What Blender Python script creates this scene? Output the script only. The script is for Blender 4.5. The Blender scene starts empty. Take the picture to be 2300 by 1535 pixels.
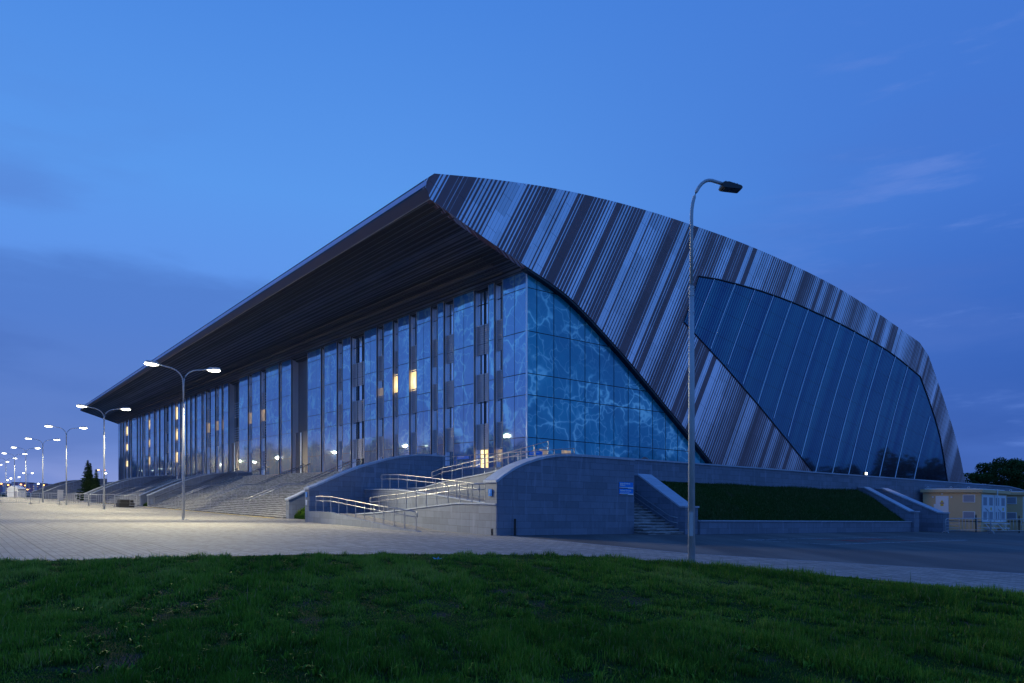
import bpy, bmesh, math, random
import numpy as np
from mathutils import Vector, Matrix
random.seed(7); rng = np.random.default_rng(7)
R = math.radians
sc = bpy.context.scene
COL = sc.collection

# ------------------------------------------------------------------ camera
EYE = 1.6; S = 0.022            # eye height; the whole site falls gently towards the right
cd = bpy.data.cameras.new('camera'); cam = bpy.data.objects.new('camera', cd); COL.objects.link(cam)
cam.location = (0, 0, EYE); cam.rotation_euler = (R(90), 0, 0)
cd.sensor_width = 36; cd.lens = 1690/2300*36; cd.shift_y = (1128-767.5)/2300
cd.clip_start = .1; cd.clip_end = 8000
sc.camera = cam

# ------------------------------------------------------------------ dusk sky
w = bpy.data.worlds.new('World'); sc.world = w; w.use_nodes = True
N = w.node_tree.nodes; Lk = w.node_tree.links; N.clear()
def wn(t, **k):
    n = N.new(t)
    for a, b in k.items(): setattr(n, a, b)
    return n
def ramp(n, stops):
    e = n.color_ramp.elements
    while len(e) < len(stops): e.new(.5)
    for i, (p, c) in enumerate(stops):
        e[i].position = p; e[i].color = (*c, 1) if len(c) == 3 else c
tc = wn('ShaderNodeTexCoord'); sx = wn('ShaderNodeSeparateXYZ'); Lk.new(tc.outputs['Generated'], sx.inputs[0])
def wm(op, a, b=None, c=None):
    n = wn('ShaderNodeMath', operation=op)
    for i, v in enumerate((a, b, c)):
        if v is None: continue
        if isinstance(v, (int, float)): n.inputs[i].default_value = v
        else: Lk.new(v, n.inputs[i])
    return n.outputs[0]
elev = wm('MULTIPLY', wm('ADD', sx.outputs[2], wm('MULTIPLY', sx.outputs[0], S)), 1.0)
rl = wn('ShaderNodeValToRGB'); rr = wn('ShaderNodeValToRGB')
Lk.new(elev, rl.inputs[0]); Lk.new(elev, rr.inputs[0])
ramp(rl, [(0, (.24, .30, .62)), (.07, (.17, .28, .66)), (.2, (.115, .275, .76)), (.36, (.098, .30, .79)), (.56, (.062, .225, .70)), (1, (.035, .13, .5))])
ramp(rr, [(0, (.05, .12, .40)), (.07, (.038, .105, .40)), (.2, (.038, .125, .48)), (.36, (.052, .17, .60)), (.56, (.052, .175, .61)), (1, (.03, .12, .46))])
hz = wn('ShaderNodeMapRange', interpolation_type='SMOOTHSTEP'); Lk.new(sx.outputs[0], hz.inputs[0])
hz.inputs[1].default_value = -.22; hz.inputs[2].default_value = .62
mx = wn('ShaderNodeMix', data_type='RGBA'); Lk.new(hz.outputs[0], mx.inputs[0]); Lk.new(rl.outputs[0], mx.inputs[6]); Lk.new(rr.outputs[0], mx.inputs[7])
# the afterglow side of the sky, outside the picture to the right, left and behind
rb = wn('ShaderNodeValToRGB'); Lk.new(elev, rb.inputs[0])
ramp(rb, [(0, (.16, .24, .60)), (.07, (.13, .25, .66)), (.2, (.10, .28, .78)), (.36, (.085, .29, .80)), (.56, (.05, .20, .68)), (1, (.03, .125, .5))])
by = wn('ShaderNodeMapRange', interpolation_type='SMOOTHSTEP'); Lk.new(sx.outputs[1], by.inputs[0]); by.inputs[1].default_value = .70; by.inputs[2].default_value = .15
mxb = wn('ShaderNodeMix', data_type='RGBA'); Lk.new(by.outputs[0], mxb.inputs[0]); Lk.new(mx.outputs[2], mxb.inputs[6]); Lk.new(rb.outputs[0], mxb.inputs[7]); mx = mxb
# clouds: soft low banks, stretched along the horizon
mp = wn('ShaderNodeMapping'); mp.inputs['Scale'].default_value = (1.6, 1.6, 6.5); mp.inputs['Location'].default_value = (.35, .1, .62)
Lk.new(tc.outputs['Generated'], mp.inputs[0])
nz = wn('ShaderNodeTexNoise'); nz.inputs['Scale'].default_value = 1.5; nz.inputs['Detail'].default_value = 7; nz.inputs['Roughness'].default_value = .52
Lk.new(mp.outputs[0], nz.inputs[0])
cm = wn('ShaderNodeMapRange', interpolation_type='SMOOTHSTEP'); Lk.new(nz.outputs[0], cm.inputs[0])
cm.inputs[1].default_value = .47; cm.inputs[2].default_value = .68
lowm = wn('ShaderNodeMapRange', interpolation_type='SMOOTHSTEP'); Lk.new(elev, lowm.inputs[0])
lowm.inputs[1].default_value = .52; lowm.inputs[2].default_value = .16
cf = wm('MULTIPLY', wm('MULTIPLY', cm.outputs[0], lowm.outputs[0]), .8)
cc = wn('ShaderNodeMix', data_type='RGBA'); Lk.new(hz.outputs[0], cc.inputs[0])
cc.inputs[6].default_value = (.085, .19, .56, 1); cc.inputs[7].default_value = (.065, .155, .52, 1)
m2 = wn('ShaderNodeMix', data_type='RGBA'); Lk.new(cf, m2.inputs[0]); Lk.new(mx.outputs[2], m2.inputs[6]); Lk.new(cc.outputs[2], m2.inputs[7])
# a dark cloud bank low on the left
bx = wm('SUBTRACT', elev, .14)
d1 = wm('ADD', wm('POWER', wm('MULTIPLY', wm('ABSOLUTE', wm('ADD', sx.outputs[0], .55)), 2.7), 2), wm('POWER', wm('MULTIPLY', wm('ABSOLUTE', bx), 8.5), 2))
d2 = wm('ADD', d1, wm('MULTIPLY', wm('SUBTRACT', nz.outputs[0], .5), 4.0))
bm_ = wn('ShaderNodeMapRange', interpolation_type='SMOOTHSTEP'); Lk.new(d2, bm_.inputs[0]); bm_.inputs[1].default_value = 1.15; bm_.inputs[2].default_value = .35
m3 = wn('ShaderNodeMix', data_type='RGBA'); Lk.new(wm('MULTIPLY', bm_.outputs[0], .5), m3.inputs[0]); Lk.new(m2.outputs[2], m3.inputs[6]); m3.inputs[7].default_value = (.05, .125, .42, 1)
# faint pale wisps on the right
mpw = wn('ShaderNodeMapping'); mpw.inputs['Scale'].default_value = (2.2, 2.2, 13); mpw.inputs['Rotation'].default_value = (0, R(8), 0); Lk.new(tc.outputs['Generated'], mpw.inputs[0])
nw_ = wn('ShaderNodeTexNoise'); nw_.inputs['Scale'].default_value = 2.3; nw_.inputs['Detail'].default_value = 8; nw_.inputs['Roughness'].default_value = .6; Lk.new(mpw.outputs[0], nw_.inputs[0])
wr = wn('ShaderNodeMapRange', interpolation_type='SMOOTHSTEP'); Lk.new(nw_.outputs[0], wr.inputs[0]); wr.inputs[1].default_value = .53; wr.inputs[2].default_value = .74
wx = wn('ShaderNodeMapRange', interpolation_type='SMOOTHSTEP'); Lk.new(sx.outputs[0], wx.inputs[0]); wx.inputs[1].default_value = .22; wx.inputs[2].default_value = .5
m4 = wn('ShaderNodeMix', data_type='RGBA'); Lk.new(wm('MULTIPLY', wm('MULTIPLY', wr.outputs[0], wx.outputs[0]), .75), m4.inputs[0]); Lk.new(m3.outputs[2], m4.inputs[6]); m4.inputs[7].default_value = (.12, .235, .66, 1)
m3 = m4
bg = wn('ShaderNodeBackground'); bg.inputs[1].default_value = 1.06; Lk.new(m3.outputs[2], bg.inputs[0])
wo = wn('ShaderNodeOutputWorld'); Lk.new(bg.outputs[0], wo.inputs[0])

sc.view_settings.view_transform = 'Standard'; sc.view_settings.look = 'None'
sc.view_settings.exposure = 0; sc.view_settings.gamma = 1

# ------------------------------------------------------------------ frames
n_ = math.hypot(1275, 1690)
UL = Vector((-1275/n_, 1690/n_)); UR = Vector((1690/n_, 1275/n_)); C0 = Vector((1.2, 60.4))
# building frame: a runs along the long front, b goes deep into the building, z = height above the local ground
def W(p):
    a, b, z = p
    x = C0.x + a*UL.x + b*UR.x; y = C0.y + a*UL.y + b*UR.y
    return (x, y, z - S*x)
def G(p):                       # x, y, height above ground
    return (p[0], p[1], p[2] - S*p[0])
I3 = lambda p: tuple(p)
def ab(x, y):
    d = Vector((x, y)) - C0
    return d.dot(UL), d.dot(UR)

# ------------------------------------------------------------------ materials
def mat(name, col=(.5, .5, .5), rough=.6, metal=0., fn=None, spec=None):
    m = bpy.data.materials.new(name); m.use_nodes = True
    nt = m.node_tree; p = nt.nodes['Principled BSDF']
    p.inputs['Base Color'].default_value = (*col, 1); p.inputs['Roughness'].default_value = rough; p.inputs['Metallic'].default_value = metal
    if spec is not None: p.inputs['Specular IOR Level'].default_value = spec
    if fn: fn(NT(nt), p)
    return m
class NT:
    def __init__(s, nt): s.nt = nt; s.n = nt.nodes; s.l = nt.links
    def new(s, t, **k):
        n = s.n.new(t)
        for a, b in k.items(): setattr(n, a, b)
        return n
    def put(s, v, sock):
        if isinstance(v, (int, float)): sock.default_value = v
        elif isinstance(v, tuple): sock.default_value = (*v, 1) if len(v) == 3 and sock.type == 'RGBA' else v
        else: s.l.new(v, sock)
    def m(s, op, *a):
        n = s.new('ShaderNodeMath', operation=op)
        for i, v in enumerate(a): s.put(v, n.inputs[i])
        return n.outputs[0]
    def mix(s, f, a, b, blend='MIX'):
        n = s.new('ShaderNodeMix', data_type='RGBA', blend_type=blend)
        s.put(f, n.inputs[0]); s.put(a, n.inputs[6]); s.put(b, n.inputs[7]); return n.outputs[2]
    def rng(s, v, a, b, c=0., d=1., smooth=True):
        n = s.new('ShaderNodeMapRange', interpolation_type='SMOOTHSTEP' if smooth else 'LINEAR')
        s.put(v, n.inputs[0]); s.put(a, n.inputs[1]); s.put(b, n.inputs[2]); s.put(c, n.inputs[3]); s.put(d, n.inputs[4]); return n.outputs[0]
    def uv(s, sc_=(1, 1, 1), loc=(0, 0, 0)):
        t = s.new('ShaderNodeTexCoord'); mp = s.new('ShaderNodeMapping'); s.l.new(t.outputs['UV'], mp.inputs[0])
        mp.inputs['Scale'].default_value = sc_; mp.inputs['Location'].default_value = loc; return mp.outputs[0]
    def obj(s, sc_=(1, 1, 1)):
        t = s.new('ShaderNodeNewGeometry'); mp = s.new('ShaderNodeMapping'); s.l.new(t.outputs['Position'], mp.inputs[0])
        mp.inputs['Scale'].default_value = sc_; return mp.outputs[0]
    def noise(s, v, scale, detail=4, rough=.5, out=0):
        n = s.new('ShaderNodeTexNoise'); s.l.new(v, n.inputs['Vector']); n.inputs['Scale'].default_value = scale
        n.inputs['Detail'].default_value = detail; n.inputs['Roughness'].default_value = rough; return n.outputs[out]
    def bump(s, h, p, dist=.01, strength=.5):
        b = s.new('ShaderNodeBump'); b.inputs['Distance'].default_value = dist; b.inputs['Strength'].default_value = strength
        s.l.new(h, b.inputs['Height']); s.l.new(b.outputs[0], p.inputs['Normal'])

def stone(base, bw=.85, bh=.34, var=.35, mortar=.5):
    def f(t, p):
        uv = t.uv()
        b = t.new('ShaderNodeTexBrick'); t.l.new(uv, b.inputs['Vector'])
        b.inputs['Scale'].default_value = 1; b.inputs['Brick Width'].default_value = bw; b.inputs['Row Height'].default_value = bh
        b.inputs['Mortar Size'].default_value = .008; b.inputs['Mortar Smooth'].default_value = .3; b.offset = .37; b.squash = 1.35; b.squash_frequency = 3
        c0 = tuple(v*(1-var) for v in base); c1 = tuple(v*(1+var*.5) for v in base)
        b.inputs['Color1'].default_value = (*c0, 1); b.inputs['Color2'].default_value = (*c1, 1); b.inputs['Mortar'].default_value = (*[v*mortar for v in base], 1)
        b.inputs['Bias'].default_value = .25
        n = t.noise(uv, 3.0, 6, .65); n2 = t.noise(t.uv((3.0, .35, 1)), 1.3, 3)
        n3 = t.noise(uv, 60, 3)
        c = t.mix(.55, b.outputs[0], t.mix(n, (.55, .55, .55), (1.25, 1.25, 1.25)), 'MULTIPLY')
        c = t.mix(t.m('MULTIPLY', t.rng(n2, .56, .72), .35), c, tuple(min(1, v*1.7) for v in base))
        n4 = t.noise(t.uv((2.2, .18, 1), (7, 3, 0)), 1.7, 5, .7)
        c = t.mix(t.m('MULTIPLY', t.rng(n4, .55, .75), .45), c, tuple(v*.45 for v in base))
        c = t.mix(.35, c, t.mix(n3, (.6, .6, .6), (1.4, 1.4, 1.4)), 'MULTIPLY')
        t.l.new(c, p.inputs['Base Color'])
        t.bump(b.outputs[1], p, .006, -.6)
    return f
M = {}
M['stone'] = mat('granite_cladding', rough=.62, fn=stone((.175, .20, .26), var=.22))
M['stone_lit'] = M['stone']
M['cap'] = mat('light_granite_coping', rough=.5, fn=stone((.42, .46, .54), 1.2, 5, .12, .6))
def paving(t, p):
    uv = t.uv()
    b = t.new('ShaderNodeTexBrick'); t.l.new(uv, b.inputs['Vector']); b.inputs['Scale'].default_value = 1
    b.inputs['Brick Width'].default_value = .4; b.inputs['Row Height'].default_value = .2; b.inputs['Mortar Size'].default_value = .012
    b.inputs['Color1'].default_value = (.23, .21, .20, 1); b.inputs['Color2'].default_value = (.36, .34, .32, 1); b.inputs['Mortar'].default_value = (.10, .10, .10, 1)
    n = t.noise(uv, .25, 5, .6); n2 = t.noise(uv, 9, 4, .7)
    l = t.new('ShaderNodeTexBrick'); t.l.new(uv, l.inputs['Vector']); l.inputs['Scale'].default_value = 1; l.offset = 0
    l.inputs['Brick Width'].default_value = 1.6; l.inputs['Row Height'].default_value = 1.6; l.inputs['Mortar Size'].default_value = .035
    c = t.mix(.75, b.outputs[0], t.mix(n, (.7, .7, .7), (1.25, 1.24, 1.2)), 'MULTIPLY')
    c = t.mix(.7, c, t.mix(n2, (.5, .5, .5), (1.4, 1.4, 1.4)), 'MULTIPLY')
    c = t.mix(t.m('MULTIPLY', l.outputs[1], .55), c, (.07, .07, .07))
    n5 = t.noise(uv, .9, 6, .75); c = t.mix(t.m('MULTIPLY', t.rng(n5, .56, .72), .4), c, (.10, .10, .10)); t.l.new(c, p.inputs['Base Color']); t.bump(n2, p, .01, .5)
    p.inputs['Roughness'].default_value = .85
M['paving'] = mat('concrete_pavers', rough=.6, fn=paving)
def asphalt(t, p):
    v = t.uv(); n = t.noise(v, 90, 3, .8); n2 = t.noise(t.uv((.35, .05, 1)), 1.0, 5, .6); n3 = t.noise(v, .3, 4)
    c = t.mix(n, (.062, .062, .062), (.115, .11, .105)); c = t.mix(.85, c, t.mix(t.rng(n2, .35, .65), (.65, .62, .6), (1.7, 1.55, 1.4)), 'MULTIPLY')
    c = t.mix(.6, c, t.mix(n3, (.6, .6, .6), (1.4, 1.4, 1.4)), 'MULTIPLY')
    t.l.new(c, p.inputs['Base Color']); t.bump(n, p, .004, .6)
M['asphalt'] = mat('worn_asphalt', rough=.7, fn=asphalt)
def soil(t, p):
    v = t.uv(); n = t.noise(v, 1.2, 6, .6); n2 = t.noise(v, 25, 4, .7)
    c = t.mix(t.rng(n, .5, .7), (.02, .05, .012), (.05, .05, .045)); c = t.mix(.6, c, t.mix(n2, (.4, .4, .4), (1.6, 1.6, 1.6)), 'MULTIPLY')
    t.l.new(c, p.inputs['Base Color']); t.bump(n2, p, .03, .8)
M['soil'] = mat('lawn_soil', rough=1., fn=soil, spec=.03)
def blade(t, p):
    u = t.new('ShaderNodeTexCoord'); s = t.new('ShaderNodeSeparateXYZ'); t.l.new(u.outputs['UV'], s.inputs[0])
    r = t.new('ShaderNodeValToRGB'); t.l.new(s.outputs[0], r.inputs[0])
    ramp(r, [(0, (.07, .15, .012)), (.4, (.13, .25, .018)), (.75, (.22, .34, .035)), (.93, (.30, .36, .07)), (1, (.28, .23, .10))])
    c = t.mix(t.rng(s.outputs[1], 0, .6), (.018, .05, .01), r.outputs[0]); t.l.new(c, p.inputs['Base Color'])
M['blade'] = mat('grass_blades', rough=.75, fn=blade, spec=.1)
def bank(t, p):
    v = t.uv(); n = t.noise(v, .8, 5, .6); n2 = t.noise(v, 14, 4, .7)
    c = t.mix(t.rng(n, .55, .72), (.014, .042, .006), (.05, .05, .022)); c = t.mix(.7, c, t.mix(n2, (.3, .3, .3), (1.6, 1.6, 1.6)), 'MULTIPLY')
    t.l.new(c, p.inputs['Base Color']); t.bump(n2, p, .08, .9)
M['bank'] = mat('bank_turf', rough=1., fn=bank, spec=.03)
def leafm(c0, c1):
    def f(t, p):
        u = t.new('ShaderNodeTexCoord'); s = t.new('ShaderNodeSeparateXYZ'); t.l.new(u.outputs['UV'], s.inputs[0])
        t.l.new(t.mix(s.outputs[0], c0, c1), p.inputs['Base Color'])
    return f
M['bank_blade'] = mat('dry_bank_grass', rough=.8, fn=leafm((.035, .085, .018), (.17, .16, .07)), spec=.1)
M['needle'] = mat('spruce_needles', rough=.8, fn=leafm((.012, .03, .014), (.035, .07, .03)), spec=.1)
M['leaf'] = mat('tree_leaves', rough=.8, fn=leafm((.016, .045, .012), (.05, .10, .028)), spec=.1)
M['bark'] = mat('bark', (.06, .045, .035), .9)

def steel_f(t, p):
    n = t.noise(t.obj((1, 1, .3)), 14, 5, .7); t.l.new(t.rng(n, .3, .7, .5, .65), p.inputs['Roughness'])
    t.l.new(t.mix(n, (.36, .38, .40), (.62, .63, .64)), p.inputs['Base Color'])
M['galv'] = mat('galvanised_steel', metal=.35, rough=.5, fn=steel_f)
M['inox'] = mat('brushed_stainless', (.40, .40, .41), .42, 1.)
M['pale_steel'] = mat('pale_painted_steel', (.55, .54, .55), .4, .3)
M['black'] = mat('black_paint', (.012, .012, .014), .45)
M['dark'] = mat('dark_lamp_casing', (.03, .033, .04), .35, .4)
M['frame'] = mat('dark_joint_backing', (.006, .010, .018), .4)

def caustic(t, scale, w0, seed):
    v = t.uv((1, 1, 1), (seed, seed*1.7, 0))
    n = t.new('ShaderNodeTexNoise'); t.l.new(v, n.inputs['Vector']); n.inputs['Scale'].default_value = .33; n.inputs['Detail'].default_value = 3
    a = t.new('ShaderNodeVectorMath', operation='SUBTRACT'); t.l.new(n.outputs[1], a.inputs[0]); a.inputs[1].default_value = (.5, .5, .5)
    sc2 = t.new('ShaderNodeVectorMath', operation='SCALE'); t.l.new(a.outputs[0], sc2.inputs[0]); sc2.inputs['Scale'].default_value = 5.6
    ad = t.new('ShaderNodeVectorMath', operation='ADD'); t.l.new(v, ad.inputs[0]); t.l.new(sc2.outputs[0], ad.inputs[1])
    vo = t.new('ShaderNodeTexVoronoi', feature='DISTANCE_TO_EDGE'); t.l.new(ad.outputs[0], vo.inputs['Vector']); vo.inputs['Scale'].default_value = scale
    wv = t.noise(v, .6, 2)
    core = t.m('ADD', t.m('POWER', t.rng(vo.outputs[0], t.m('MULTIPLY', wv, w0*2.3), 0.0), 2.0), t.m('MULTIPLY', t.m('POWER', t.rng(vo.outputs[0], w0*5, 0.0), 2.0), .13))
    return t.m('MULTIPLY', core, t.rng(t.noise(v, .28, 2), .36, .62, .08, 1.0))
def water(deep, mid, line, gl, rough, seed, glcol=(.75, .85, 1.0)):
    def f(t, p):
        c1 = caustic(t, .29, .058, seed); c2 = caustic(t, .60, .042, seed+13.3)
        big = t.noise(t.uv(), .12, 4, .6)
        col = t.mix(t.rng(big, .35, .65), deep, mid)
        k = t.m('MINIMUM', t.m('ADD', c1, t.m('MULTIPLY', c2, .7)), 1)
        col = t.mix(t.m('MULTIPLY', k, .8), col, line)
        t.l.new(col, p.inputs['Base Color']); p.inputs['Roughness'].default_value = .3
        g = t.new('ShaderNodeBsdfGlossy'); t.l.new(t.mix(t.m('MULTIPLY', k, .9), glcol, (.6, 1, 1)), g.inputs['Color']); g.inputs['Roughness'].default_value = rough
        bn = t.noise(t.uv(), .5, 2); b = t.new('ShaderNodeBump'); b.inputs['Distance'].default_value = .02; b.inputs['Strength'].default_value = .35
        t.l.new(bn, b.inputs['Height']); t.l.new(b.outputs[0], g.inputs['Normal'])
        lw = t.new('ShaderNodeLayerWeight'); lw.inputs[0].default_value = .5
        ms = t.new('ShaderNodeMixShader'); t.put(t.m('MINIMUM', .9, t.m('ADD', t.rng(lw.outputs['Facing'], 0, 1, gl*.55, min(1, gl*1.5), False), t.m('MULTIPLY', k, .22))), ms.inputs[0])
        t.l.new(p.outputs[0], ms.inputs[1]); t.l.new(g.outputs[0], ms.inputs[2])
        out = [n for n in t.n if n.type == 'OUTPUT_MATERIAL'][0]; t.l.new(ms.outputs[0], out.inputs[0])
    return f
M['bay_glass'] = mat('water_print_glass_front', fn=water((.0, .12, .42), (.0, .22, .55), (.55, 1, 1), .42, .025, 2.0, (.66, .82, .97)))
M['end_glass'] = mat('water_print_glass_end', fn=water((.0, .23, .35), (.0, .38, .49), (.42, .92, .85), .12, .03, 41.0, (.25, .7, 1)))
def louv(t, p):
    s = t.new('ShaderNodeSeparateXYZ'); t.l.new(t.uv(), s.inputs[0])
    t.l.new(t.mix(t.noise(t.uv(), .8, 2), (.48, .44, .47), (.66, .62, .64)), p.inputs['Base Color'])
M['louvre'] = mat('bronze_louvres', rough=.4, metal=.5, fn=louv)
M['back_glass'] = mat('recess_glass', (.70, .76, .86), .10, .8)
M['side_metal'] = mat('brushed_grey_cladding', (.85, .85, .9), .3, .55)
M['portal'] = mat('bronze_portal', (.17, .13, .12), .3, .6)
M['trim'] = mat('champagne_edge_trim', (.45, .37, .33), .4, .6)
def emi(name, col, s, col2=None):
    m = bpy.data.materials.new(name); m.use_nodes = True; nt = m.node_tree; nt.nodes.clear()
    e = nt.nodes.new('ShaderNodeEmission'); o = nt.nodes.new('ShaderNodeOutputMaterial'); e.inputs[0].default_value = (*col, 1); e.inputs[1].default_value = s
    nt.links.new(e.outputs[0], o.inputs[0])
    if col2:
        t = NT(nt); nn = t.noise(t.uv((1.2, .45, 1)), 1.6, 2)
        nt.links.new(t.mix(t.rng(nn, .38, .62), col, col2), e.inputs[0])
    return m
M['warm'] = emi('lit_room_glow', (1.0, .80, .42), 2.2, (.75, .50, .20))
M['warm_dim'] = emi('dim_room_glow', (.55, .40, .28), .8, (.25, .22, .24))
M['lamp_white'] = emi('lamp_glow_white', (1, .97, .78), 14)
M['lamp_orange'] = emi('lamp_glow_sodium', (1, .38, .08), 9)
# aluminium barcode cladding
def cladding(mode):
    def f(t, p):
        s = t.new('ShaderNodeSeparateXYZ'); t.l.new(t.uv(), s.inputs[0])
        u, v = s.outputs[0], s.outputs[1]
        if mode == 'end':
            k = t.m('SUBTRACT', u, t.m('MULTIPLY', v, .545)); along = t.m('ADD', v, t.m('MULTIPLY', u, .5))
        else:
            k = v; along = u
        pitch = .36 if mode == 'end' else .42
        # width of the dark bar drifts slowly from bar to bar
        q = t.m('DIVIDE', k, pitch); fr = t.m('FRACT', q); fl = t.m('FLOOR', q)
        cv = t.new('ShaderNodeCombineXYZ'); t.l.new(t.m('MULTIPLY', fl, pitch), cv.inputs[0])
        per = t.m('MULTIPLY', t.m('ADD', t.m('SINE', t.m('MULTIPLY', t.m('ADD', t.m('MULTIPLY', fl, pitch), t.m('MULTIPLY', t.noise(cv.outputs[0], .12, 2), 9.0)), 1.15)), 1), .5)
        wn_ = t.noise(cv.outputs[0], 1.3, 3, .7)
        duty = t.m('ADD', t.m('MULTIPLY', per, .62), t.m('SUBTRACT', t.m('MULTIPLY', wn_, 2.3), .86))
        if mode == 'end':
            wb = t.new('ShaderNodeTexWhiteNoise', noise_dimensions='1D'); t.l.new(t.m('FLOOR', t.m('DIVIDE', k, pitch*2)), wb.inputs['W'])
            duty = t.m('ADD', duty, t.m('SUBTRACT', t.m('MULTIPLY', t.m('GREATER_THAN', wb.outputs[0], .82), .8), t.m('MULTIPLY', t.m('LESS_THAN', wb.outputs[0], .07), .8)))
        duty = t.m('MAXIMUM', .06, t.m('MINIMUM', duty, 1.1 if mode == 'end' else .93))
        edge = .5 if mode == 'end' else .5
        half = t.m('MULTIPLY', duty, .5)
        dd = t.m('ABSOLUTE', t.m('SUBTRACT', fr, .5))
        bar = t.rng(t.m('SUBTRACT', dd, half), .04, -.04)
        # panel joints
        pj = t.m('FRACT', t.m('ADD', t.m('DIVIDE', along, 3.6), t.m('MULTIPLY', t.m('FLOOR', t.m('DIVIDE', k, 1.2)), .37)))
        jn = t.rng(t.m('ABSOLUTE', t.m('SUBTRACT', pj, .5)), .006, .002)
        wnn = t.new('ShaderNodeTexWhiteNoise', noise_dimensions='2D')
        c2 = t.new('ShaderNodeCombineXYZ'); t.l.new(t.m('FLOOR', t.m('DIVIDE', k, 1.2)), c2.inputs[0]); t.l.new(t.m('FLOOR', t.m('ADD', t.m('DIVIDE', along, 3.6), t.m('MULTIPLY', t.m('FLOOR', t.m('DIVIDE', k, 1.2)), .37))), c2.inputs[1])
        t.l.new(c2.outputs[0], wnn.inputs[0])
        tone = t.rng(wnn.outputs[0], 0, 1, .80, 1.1, False)
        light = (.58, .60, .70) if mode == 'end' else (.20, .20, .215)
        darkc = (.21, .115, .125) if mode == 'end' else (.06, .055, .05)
        c = t.mix(bar, light, darkc)
        tn = t.new('ShaderNodeCombineXYZ'); [t.l.new(tone, tn.inputs[i]) for i in range(3)]
        c = t.mix(1.0, c, tn.outputs[0], 'MULTIPLY')
        c = t.mix(t.m('MULTIPLY', jn, .8), c, (.02, .02, .03))
        t.l.new(c, p.inputs['Base Color'])
        t.put(t.rng(bar, 0, 1, .85, .05 if mode == 'end' else .7), p.inputs['Metallic']); t.put(t.rng(bar, 0, 1, .30, .5), p.inputs['Roughness'])
        t.bump(bar, p, .01, .15)
    return f
M['shell'] = mat('barcode_aluminium_cladding', fn=cladding('end'))
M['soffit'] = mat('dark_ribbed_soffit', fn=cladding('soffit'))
def shellglass(t, p):
    s = t.new('ShaderNodeSeparateXYZ'); t.l.new(t.uv(), s.inputs[0]); u, v = s.outputs[0], s.outputs[1]
    k = t.m('SUBTRACT', u, t.m('MULTIPLY', v, .53)); q = t.m('DIVIDE', k, .34); fr = t.m('FRACT', q)
    cv = t.new('ShaderNodeCombineXYZ'); t.l.new(t.m('MULTIPLY', t.m('FLOOR', q), .34), cv.inputs[0])
    duty = t.m('ADD', t.m('MULTIPLY', t.noise(cv.outputs[0], .55, 3), 1.6), -.35)
    bar = t.rng(t.m('SUBTRACT', t.m('ABSOLUTE', t.m('SUBTRACT', fr, .5)), t.m('MULTIPLY', duty, .5)), .06, -.06)
    # diagonal panel joints
    j1 = t.rng(t.m('ABSOLUTE', t.m('SUBTRACT', t.m('FRACT', t.m('DIVIDE', t.m('ADD', v, t.m('MULTIPLY', u, .16)), 2.6)), .5)), .014, .006)
    j2 = t.rng(t.m('ABSOLUTE', t.m('SUBTRACT', t.m('FRACT', t.m('DIVIDE', t.m('ADD', u, t.m('MULTIPLY', v, .32)), 3.4)), .5)), .011, .005)
    c = t.mix(bar, (.002, .012, .05), (.005, .04, .09)); c = t.mix(t.m('MULTIPLY', t.m('MAXIMUM', j1, j2), .9), c, (.001, .004, .02))
    t.l.new(c, p.inputs['Base Color'])
    g = t.new('ShaderNodeBsdfGlossy'); g.inputs['Roughness'].default_value = .04
    gc = t.mix(t.m('MULTIPLY', t.m('MULTIPLY', j1, .6), .9), t.mix(bar, (.016, .065, .19), (.065, .235, .33)), (.008, .015, .04)); t.l.new(gc, g.inputs['Color'])
    ms = t.new('ShaderNodeMixShader'); lw = t.new('ShaderNodeLayerWeight'); lw.inputs[0].default_value = .5
    t.put(t.rng(lw.outputs['Facing'], 0, 1, .35, .9, False), ms.inputs[0]); t.l.new(p.outputs[0], ms.inputs[1]); t.l.new(g.outputs[0], ms.inputs[2])
    out = [n for n in t.n if n.type == 'OUTPUT_MATERIAL'][0]; t.l.new(ms.outputs[0], out.inputs[0])
M['shell_glass'] = mat('blue_fritted_glass', rough=.25, fn=shellglass)
M['rib'] = mat('silver_rib', (.75, .78, .82), .35, .5)
M['fascia'] = mat('brown_fascia_sheet', (.15, .10, .10), .45, .4)
M['nose'] = mat('lilac_sky_sheen', (.62, .56, .70), .5, .3)
M['grille'] = mat('expanded_metal_grille', (.13, .11, .105), .5, .3)
M['roof'] = mat('dark_roof_membrane', (.05, .05, .06), .6)
def step_f(t, p):
    n = t.noise(t.uv((.6, 6, 1)), 1.8, 5, .65); n2 = t.noise(t.uv((4, 4, 1)), 3, 4)
    c = t.mix(t.rng(n, .45, .66), (.10, .095, .095), (.36, .35, .35)); c = t.mix(.5, c, t.mix(n2, (.5, .5, .5), (1.3, 1.3, 1.3)), 'MULTIPLY'); t.l.new(c, p.inputs['Base Color'])
M['riser'] = mat('streaked_step_risers', rough=.6, fn=step_f)
M['tread'] = mat('lit_tone_step_treads', rough=.5, fn=lambda t, p: t.l.new(t.mix(t.rng(t.noise(t.uv((.7, 3, 1)), 2.0, 5, .7), .35, .6), (.20, .195, .195), (.52, .51, .50)), p.inputs['Base Color']))  # treads toned paler than risers, lit step tops put into the colour
M['ochre'] = mat('ochre_render', rough=.85, fn=lambda t, p: t.l.new(t.mix(t.noise(t.uv(), 18, 5, .7), (.60, .41, .22), (.80, .56, .31)), p.inputs['Base Color']))
M['white_paint'] = mat('white_painted_metal', (.74, .76, .80), .45)
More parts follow.
